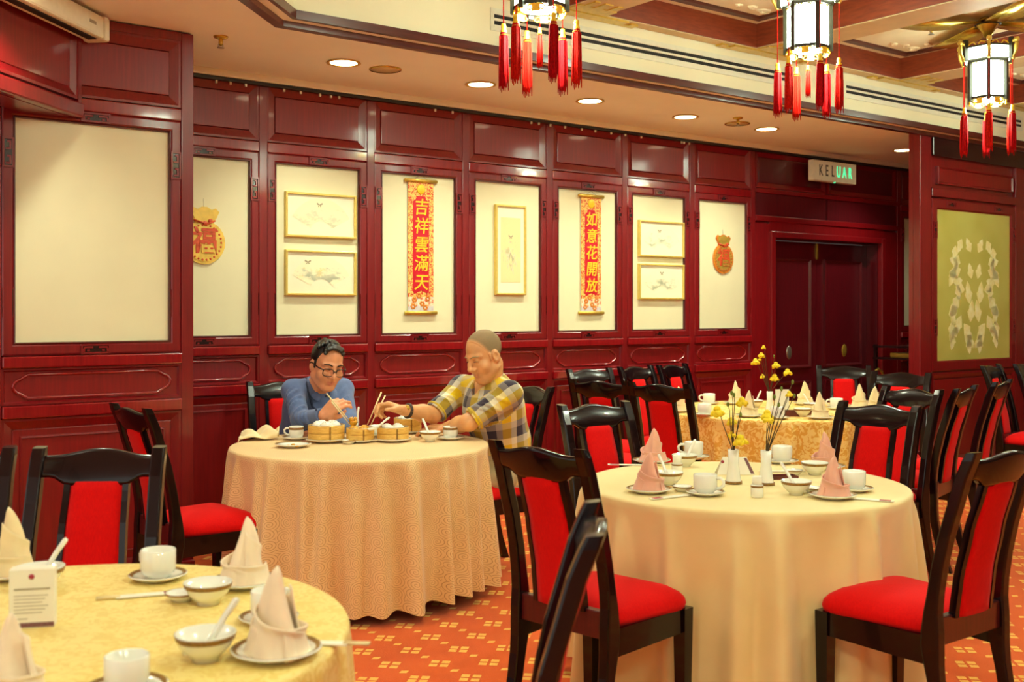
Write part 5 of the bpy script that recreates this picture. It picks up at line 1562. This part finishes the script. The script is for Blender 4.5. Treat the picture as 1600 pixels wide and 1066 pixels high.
# ---------------------------------------------------------------- man in blue, seen three-quarter, leaning over the table
def man_blue():
    base = np.array((-1.26, 6.47, 0.0))
    pel = np.array((-1.245, 6.50, .55)); wst = np.array((-1.22, 6.48, .70)); chest = np.array((-1.155, 6.40, .87)); nb = cp(498, 606, 6.34)
    hc = cp(511, 570, 6.22); fw = np.array((.52, -.78, -.34))
    Hd = Frame(hc, fw, (.10, .0, 1), 1.09)
    shR = cp(458, 611, 6.22); shL = cp(535, 609, 6.48)
    elR = cp(470, 657, 6.06); wrR = cp(505, 650, 5.88)
    elL = cp(545, 660, 6.25); wrL = cp(500, 676, 6.02)
    S = SDF((-1.75, 5.55, .0), (-.60, 6.95, 1.36), .0042)
    head(S, Hd, 1.08)
    S.cap(nb+np.array((0, 0, -.03)), Hd(0, -.03, -.06), .058, .056, .02)
    # torso, arms (under the shirt)
    S.ell(chest, (.13, .10, .17), None, .05); S.cap(pel, chest, .12, .12, .05); S.cap(shR, shL, .055, .055, .05)
    S.cap(shR, elR, .046, .040, .03); S.cap(elR, wrR, .038, .027, .02); S.cap(shL, elL, .046, .040, .03); S.cap(elL, wrL, .038, .028, .02)
    hipR, hipL = pel+np.array((-.08, -.04, -.02)), pel+np.array((.09, .03, -.02))
    knR, knL = hipR+np.array((.16, -.38, -.05)), hipL+np.array((.20, -.36, -.05))
    ftR, ftL = np.array((knR[0]-.02, knR[1]+.06, .07)), np.array((knL[0]-.02, knL[1]+.06, .07))
    for h_, k_, f_ in ((hipR, knR, ftR), (hipL, knL, ftL)): S.cap(h_, k_, .075, .05, .03); S.cap(k_, f_, .047, .032, .02)
    f = np.array((.72, -.12, .60)); tips, P = hand(S, wrR, f, (-.35, -.85, .25), 1, GRIP, 1.10)
    hand(S, wrL, (-.5, -.8, -.05), (.1, -.2, 1), 1, GRIP, 1.0)
    V_, Q = S.mesh()
    body = sdf_obj('person', V_, Q, 'skin_a', base, None, [('tint', 'FLOAT', tints(V_, Hd))])
    body.location = room(*base); body.rotation_euler = (0, 0, CROT)
    tag(body, 'man in a blue shirt and glasses leaning over the table with chopsticks', 'person')
    # shirt
    S = SDF((-1.75, 5.6, .45), (-.60, 6.95, 1.20), .0050)
    S.ell(chest, (.175, .135, .19), None, .04); S.cap(pel+np.array((0, 0, .0)), wst, .155, .15, .05); S.cap(wst, chest, .145, .150, .05)
    S.cap(shR, shL, .056, .056, .05); S.cap(nb+np.array((0, .01, -.05)), nb+np.array((0, .01, -.01)), .085, .068, .03)
    for sh_ in (shR, shL): S.cap(nb+np.array((0, .02, .0)), sh_+np.array((0, 0, .004)), .056, .046, .05)
    S.cap(shR, elR, .056, .053, .035); S.cap(elR, wrR-(wrR-elR)*.12, .053, .041, .02); S.cap(wrR-(wrR-elR)*.34, wrR-(wrR-elR)*.06, .044, .044, .006)
    S.cap(shL, elL, .058, .053, .035); S.cap(elL, wrL-(wrL-elL)*.10, .054, .044, .02)
    dd = vnorm(wrR-elR); S.cap(wrR+dd*.075, wrR+dd*.12, .085, .085, .004, 'sub')
    # creases in the sleeve and across the chest
    for (t0, t1, p0, p1) in ((.05, .28, -.9, .7), (.2, .42, -.8, 1.0), (.40, .58, -1.0, .6), (.55, .8, -.5, 1.2), (.72, .95, -1.1, .4)): crease(S, shR, elR, .056, t0, t1, p0, p1)
    for (t0, t1, p0, p1) in ((.05, .2, -1.2, .6), (.18, .36, -.9, 1.0), (.35, .45, -1.0, .5), (.5, .66, -.7, .9)): crease(S, elR, wrR, .048, t0, t1, p0, p1)
    for (t0, t1, p0, p1) in ((.15, .45, -.7, .5), (.4, .75, -.8, .7)): crease(S, shL, elL, .056, t0, t1, p0, p1)
    S.cap(nb+np.array((.02, -.04, .03)), nb+np.array((-.01, .02, .25)), .062, .068, .010, 'sub')
    V_, Q = S.mesh(); sh = sdf_obj('shirt', V_, Q, 'shirt_blue', base, body); sh['label'] = 'blue long-sleeved shirt'
    PX_, PY_ = 800+V_[:, 0]/V_[:, 1]*FPX, HOR+(CAM_H-V_[:, 2])/V_[:, 1]*FPX
    pts = []
    for (qx, qy) in ((481, 588), (482, 598), (484, 610), (487, 622), (490, 632), (492, 638)):
        m = np.where((abs(PX_-qx) < 3) & (abs(PY_-qy) < 3))[0]
        if len(m): v = V_[m[np.argmin(V_[m, 1])]]; pts.append(v-base+np.array((0, -.004, 0)))
    if len(pts) > 2: put('shoulder_strap', MB().tube(pts, .006, 6), 'shirt_navy', body)
    # collar: two leaves and a stand
    for s in (-1, 1):
        c = Frame(nb, (fw[0], fw[1], 0), (0, 0, 1))
        pts = [c(s*.015, .088, -.045), c(s*.05, .072, .0), c(s*.074, .02, .035), c(s*.06, -.05, .05), c(0, -.075, .052)]
        low = [c(s*.045, .105, -.085), c(s*.092, .080, -.035), c(s*.098, .02, .0), c(s*.078, -.062, .012), c(0, -.092, .015)]
        vs = [p-base for p in pts]+[p-base for p in low]; n = 5
        me = MB().add(vs, [(k, k+1, n+k+1, n+k) for k in range(n-1)], True).mesh('collar', 'shirt_blue'); o = link('collar', me, body)
        so = o.modifiers.new('t', 'SOLIDIFY'); so.thickness = .006; sb = o.modifiers.new('s', 'SUBSURF'); sb.levels = 1; sb.render_levels = 2
    put('undershirt', MB().sphere(tuple(Frame(nb, (fw[0], fw[1], 0), (0, 0, 1))(.0, .056, -.055)-base), (.034, .024, .034), 12, 9), 'shirt_navy', body)
    # trousers
    S = SDF((-1.6, 5.8, .03), (-.7, 6.85, .75), .008)
    S.cap(hipR, hipL, .12, .12, .04)
    for h_, k_, f_ in ((hipR, knR, ftR), (hipL, knL, ftL)): S.cap(h_, k_, .098, .074, .04); S.cap(k_, f_, .070, .055, .02)
    V_, Q = S.mesh(); sdf_obj('trousers', V_, Q, 'trouser_dark', base, body)
    for f_ in (ftR, ftL):
        S = SDF(f_-np.array((.16, .3, .08)), f_+np.array((.16, .2, .12)), .006); S.cap(f_+np.array((0, .03, -.035)), f_+np.array((.05, -.15, -.04)), .036, .030, .02); S.half(f_+np.array((0, 0, -.068)), (0, 0, -1))
        V_, Q = S.mesh(); sdf_obj('shoe', V_, Q, 'shoe', base, body)
    # hair: dark, short at the side, swept up in front
    g = Hd.sc
    S = SDF(hc-.22, hc+.22, .0036)
    S.ell(Hd(0, -.018, .038), np.array((.0815, .098, .092))*g, Hd.R, .0)
    S.half(Hd(0, .036, .090), Hd.R@np.array((0, 1.0, -.26)))
    S.cap(Hd(-.10, .060, -.040), Hd(.10, .060, -.040), .066*g, .066*g, .012, 'sub')
    S.cap(Hd(-.13, .075, .045), Hd(-.055, .085, .045), .045*g, .045*g, .015, 'sub')
    S.cap(Hd(.13, .075, .045), Hd(.055, .085, .045), .045*g, .045*g, .015, 'sub')
    rr = random.Random(3)
    for k in range(30):
        u = rr.uniform(-.062, .062); v = rr.uniform(-.06, .045); top = .036+.092*math.sqrt(max(.05, 1-(u/.082)**2-((v+.018)/.1)**2))
        S.cap(Hd(u, v, top-.006), Hd(u+.016, v+.026, top+.006-.25*abs(v)), .0125*g, .006*g, .006)
    for k in range(8):
        u = -.046+.0125*k; S.cap(Hd(u, .034, .112-abs(u)*.30), Hd(u+.016, .066-abs(u)*.2, .118-abs(u)*.5), .014*g, .007*g, .007)
    for s in (-1, 1): S.cap(Hd(s*.074, .012, .015), Hd(s*.074, .014, -.012), .008*g, .005*g, .008)
    V_, Q = S.mesh(); sdf_obj('hair', V_, Q, 'hair_black', base, body, None, 1)
    for s in (-1, 1):
        pts = [Hd(s*.013, .0905, .026)-base, Hd(s*.032, .086, .033)-base, Hd(s*.053, .070, .027)-base]
        put('eyebrow', MB().tube(pts, [.0038, .0046, .0026], 6), 'hair_black', body)
        pts = [Hd(s*.017, .0825, .004)-base, Hd(s*.031, .0835, .0065)-base, Hd(s*.047, .076, .004)-base]
        put('eye_line', MB().tube(pts, [.0018, .0028, .0018], 6), 'hair_black', body)
    # spectacles
    gl = empty('spectacles'); gl.parent = body
    for s in (-1, 1):
        ring = [Hd(s*.034+.0275*math.copysign(abs(math.cos(a))**.7, math.cos(a)), .107-.012*abs(s*.034+.0275*math.cos(a))/.05, -.006+.0205*math.copysign(abs(math.sin(a))**.7, math.sin(a)))-base for a in [2*PI*k/20 for k in range(21)]]
        put('rim', MB().tube(ring, .0029, 6, caps=False), 'spectacle', gl)
        put('temple', MB().tube([Hd(s*.062, .093, .006)-base, Hd(s*.077, .060, .006)-base, Hd(s*.084, -.01, .006)-base, Hd(s*.086, -.022, -.004)-base], .0036, 6), 'spectacle', gl)
    put('bridge', MB().tube([Hd(-.008, .106, .002)-base, Hd(0, .110, .005)-base, Hd(.008, .106, .002)-base], .0022, 6), 'spectacle', gl)
    # chopsticks and the piece they hold
    tip = cp(549, 661, 5.80)
    chopstick(tip, cp(510, 615, 5.83), 'upper of the two chopsticks of the man in blue', 'chopsticks of the man in blue')
    chopstick(cp(547, 664, 5.79), cp(518, 628, 5.80), 'lower of the two chopsticks of the man in blue', 'chopsticks of the man in blue')
    mb = MB(); mb.sphere((0, 0, 0), (.021, .019, .022), 12, 8)
    for k in range(6): a = k*PI/3; mb.tube([(.014*math.cos(a), .014*math.sin(a), .01), (.017*math.cos(a), .017*math.sin(a), .02), (.012*math.cos(a), .012*math.sin(a), .027)], [.006, .006, .003], 6)
    o = put('dim_sum', mb, 'shumai', None, room(*cp(552, 660, 5.80)), CROT); tag(o, 'yellow dumpling held up by the chopsticks of the man in blue', 'dumpling')
man_blue()

# ---------------------------------------------------------------- man in the checked shirt, seen from his left
def man_check():
    base = np.array((-.03, 6.15, 0.0))
    pel = np.array((-.05, 6.17, .55)); wst = np.array((-.055, 6.14, .72)); chest = np.array((-.10, 6.08, .90)); nb = cp(768, 600, 6.05)
    hc = cp(756, 556, 5.97); fw = np.array((-.70, -.62, -.40))
    Hd = Frame(hc, fw, (-.05, .02, 1), 1.11)
    shL = cp(796, 617, 5.93); shR = cp(722, 607, 6.20)
    elR = cp(677, 648, 6.06); wrR = cp(629, 641, 5.90)
    elL = cp(733, 660, 5.86); wrL = cp(697, 668, 6.02)
    S = SDF((-.95, 5.45, .0), (.35, 6.65, 1.40), .0042)
    head(S, Hd, 1.06)
    S.cap(nb+np.array((0, 0, -.04)), Hd(0, -.03, -.06), .062, .060, .02)
    S.ell(chest, (.13, .11, .17), None, .05); S.cap(pel, chest, .12, .12, .05); S.cap(shR, shL, .055, .055, .05)
    S.cap(shR, elR, .048, .044, .03); S.cap(elR, elR+(wrR-elR)*.35, .046, .046, .02); S.cap(elR+(wrR-elR)*.35, wrR, .046, .029, .02)
    S.cap(shL, elL, .050, .046, .03); S.cap(elL, elL+(wrL-elL)*.4, .046, .044, .02); S.cap(elL+(wrL-elL)*.4, wrL, .043, .029, .02)
    hipL, hipR = pel+np.array((-.04, -.09, -.02)), pel+np.array((-.02, .09, -.02))
    knL, knR = hipL+np.array((-.36, -.08, -.05)), hipR+np.array((-.36, .05, -.05))
    ftL, ftR = np.array((knL[0]+.06, knL[1], .07)), np.array((knR[0]+.06, knR[1], .07))
    for h_, k_, f_ in ((hipR, knR, ftR), (hipL, knL, ftL)): S.cap(h_, k_, .075, .05, .03); S.cap(k_, f_, .047, .032, .02)
    tips, P = hand(S, wrR, (-.88, -.22, .26), (.25, .45, .85), -1, [(.35, .9, .5), (.45, 1.0, .6), (.7, 1.2, .7), (.8, 1.2, .8), ((.050, .055, -.026), (.044, .088, -.036))], 1.08)
    hand(S, wrL, (-.85, .2, -.05), (.05, 0, 1), -1, [(.3, .4, .3)]*4+[((.052, .05, -.01), (.056, .08, -.015))], 1.05)
    V_, Q = S.mesh()
    body = sdf_obj('person', V_, Q, 'skin_b', base, None, [('tint', 'FLOAT', tints(V_, Hd)*.8)])
    body.location = room(*base); body.rotation_euler = (0, 0, CROT)
    tag(body, 'grey-haired man in a yellow checked shirt reaching across with chopsticks', 'person')
    # shirt with rolled sleeves
    S = SDF((-.75, 5.5, .42), (.35, 6.65, 1.22), .0050)
    S.ell(chest, (.165, .165, .19), None, .04); S.cap(pel+np.array((0, 0, -.02)), wst, .155, .15, .05); S.cap(wst, chest, .150, .158, .05)
    S.cap(shR, shL, .060, .060, .05); S.cap(nb+np.array((.01, .01, -.06)), nb+np.array((.005, 0, -.01)), .09, .070, .03)
    cR = shR+(elR-shR)*.86; cL = shL+(elL-shL)*.84
    S.cap(shR, cR, .070, .060, .035); S.cap(cR-(elR-shR)*.12, cR, .066, .066, .006)
    S.cap(shL, cL, .070, .062, .035); S.cap(cL-(elL-shL)*.10, cL, .066, .066, .006)
    for c_, e_, s_ in ((cR, elR, shR), (cL, elL, shL)):
        dd = vnorm(e_-s_); S.cap(c_+dd*.090, c_+dd*.16, .090, .090, .004, 'sub')
    for sh_ in (shR, shL): S.cap(nb+np.array((.01, .01, .0)), sh_+np.array((0, 0, .004)), .058, .05, .05)
    for (t0, t1, p0, p1) in ((.1, .4, -.8, .8), (.35, .6, -1.0, .6), (.55, .8, -.4, 1.0)): crease(S, shL, elL, .066, t0, t1, p0, p1); crease(S, shR, elR, .062, t0, t1, p0, p1)
    for z in (.66, .74): S.cap(np.array((-.02, 6.0, z)), np.array((.08, 6.06, z+.03)), .012, .007, .018)
    S.cap(nb+np.array((-.035, -.02, .02)), nb+np.array((.005, .0, .26)), .066, .072, .010, 'sub')
    # open neck
    S.cap(nb+np.array((-.085, -.055, -.07)), nb+np.array((-.06, -.04, .06)), .020, .05, .012, 'sub')
    V_, Q = S.mesh()
    bones = [(shR, cR, .065, (0, 0, 1), (.03, .0)), (shL, cL, .068, (0, 0, 1), (.06, .05)), (np.array((-.04, 6.16, .4)), nb+np.array((.0, .02, .0)), .155, (-.8, -.5, 0), (.0, .04))]
    wv = weave(V_, bones)
    ang = .0
    sh = sdf_obj('shirt', V_, Q, 'plaid', base, body, [('weave', 'FLOAT_VECTOR', wv)]); sh['label'] = 'yellow and grey checked shirt with rolled sleeves'
    for cc, dd, nm in ((cR, elR-shR, 'cuff'), (cL, elL-shL, 'cuff')):
        d = vnorm(dd); a = vnorm(np.cross(d, (0, 0, 1))); b = np.cross(d, a); ring = [cc+d*.004+(a*math.cos(t)+b*math.sin(t))*.063-base for t in [2*PI*k/24 for k in range(25)]]
        put('rolled_cuff', MB().tube(ring, .007, 8, caps=False), 'plaidcuff', body)
    c = Frame(nb, (fw[0], fw[1], 0), (0, 0, 1))
    for s in (-1, 1):
        pts = [c(s*.020, .078, -.055), c(s*.055, .066, -.005), c(s*.080, .02, .035), c(s*.066, -.05, .055), c(0, -.078, .058)]
        low = [c(s*.065, .098, -.085), c(s*.104, .072, -.045), c(s*.112, .02, -.008), c(s*.090, -.066, .008), c(0, -.100, .010)]
        vs = [p-base for p in pts]+[p-base for p in low]; n = 5
        me = MB().add(vs, [(k, k+1, n+k+1, n+k) for k in range(n-1)], True).mesh('collar', 'plaid')
        at = me.attributes.new('weave', 'FLOAT_VECTOR', 'POINT'); at.data.foreach_set('vector', np.array([(.045*k, .0+.09*(k//5), 0) for k in range(10)], np.float32).ravel())
        o = link('collar', me, body); so = o.modifiers.new('t', 'SOLIDIFY'); so.thickness = .006; sb = o.modifiers.new('s', 'SUBSURF'); sb.levels = 1; sb.render_levels = 2
    put('undershirt', MB().sphere(tuple(c(-.02, .075, -.075)-base), (.026, .02, .030), 10, 8), 'undershirt', body)
    S = SDF((-.65, 5.75, .03), (.30, 6.55, .74), .008); S.cap(hipR, hipL, .125, .125, .04)
    for h_, k_, f_ in ((hipR, knR, ftR), (hipL, knL, ftL)): S.cap(h_, k_, .10, .076, .04); S.cap(k_, f_, .070, .055, .02)
    V_, Q = S.mesh(); sdf_obj('trousers', V_, Q, 'trouser_khaki', base, body)
    for f_ in (ftR, ftL):
        S = SDF(f_-np.array((.3, .16, .08)), f_+np.array((.2, .16, .12)), .006); S.cap(f_+np.array((.03, 0, -.035)), f_+np.array((-.15, 0, -.04)), .036, .030, .02); S.half(f_+np.array((0, 0, -.068)), (0, 0, -1))
        V_, Q = S.mesh(); sdf_obj('shoe', V_, Q, 'shoe', base, body)
    g = Hd.sc
    S = SDF(hc-.22, hc+.22, .0036)
    S.ell(Hd(0, -.016, .037), np.array((.0778, .0948, .0870))*g, Hd.R, .0)
    S.half(Hd(0, .050, .088), Hd.R@np.array((0, 1.0, -.36)))
    S.cap(Hd(-.10, .060, -.055), Hd(.10, .060, -.055), .064*g, .064*g, .014, 'sub')
    for s in (-1, 1): S.cap(Hd(s*.073, .018, .015), Hd(s*.072, .020, -.014), .008*g, .005*g, .008)
    V_, Q = S.mesh(); q = (V_-hc)@Hd.R/g; nn = np.array((0, 1.0, -.36)); nn /= np.linalg.norm(nn)
    s_in = -((q-np.array((0, .050, .088)))@nn); d2 = np.hypot(q[:, 1]-.060, q[:, 2]+.055)-.064
    ed = np.clip(np.minimum(s_in, d2)/.022, 0, 1); ed = ed*ed*(3-2*ed)
    sdf_obj('hair', V_, Q, 'hair_grey_soft', base, body, [('edge', 'FLOAT', ed)], 1)
    for s in (-1, 1):
        pts = [Hd(s*.013, .0905, .025)-base, Hd(s*.032, .086, .031)-base, Hd(s*.053, .070, .025)-base]
        put('eyebrow', MB().tube(pts, [.0030, .0036, .0022], 6), 'hair_grey', body)
        pts = [Hd(s*.017, .0825, .003)-base, Hd(s*.031, .0835, .005)-base, Hd(s*.047, .076, .002)-base]
        put('eye_line', MB().tube(pts, [.0016, .0026, .0016], 6), 'hair_black', body)
    # wristwatch
    w0 = wrR+(elR-wrR)*.16; d = vnorm(elR-wrR); a = vnorm(np.cross(d, (0, 0, 1))); b = np.cross(d, a)
    ring = [w0+(a*math.cos(t)+b*math.sin(t))*.0345-base for t in [2*PI*k/24 for k in range(25)]]
    wt = empty('wristwatch'); wt.parent = body
    put('strap', MB().tube(ring, .0062, 8, caps=False, squash=1.6), 'strap', wt)
    put('watch_case', MB().sphere(tuple(w0+a*(-.0)+np.array((0, -.030, .018))-base), (.015, .010, .015), 12, 8), 'brass', wt)
    tip = cp(574, 664, 5.80)
    chopstick(tip, cp(596, 613, 5.88), 'left of the two chopsticks of the man in the checked shirt', 'chopsticks of the man in the checked shirt')
    chopstick(cp(579, 665, 5.79), cp(602, 618, 5.86), 'right of the two chopsticks of the man in the checked shirt', 'chopsticks of the man in the checked shirt')
man_check()
bpy.context.view_layer.update()
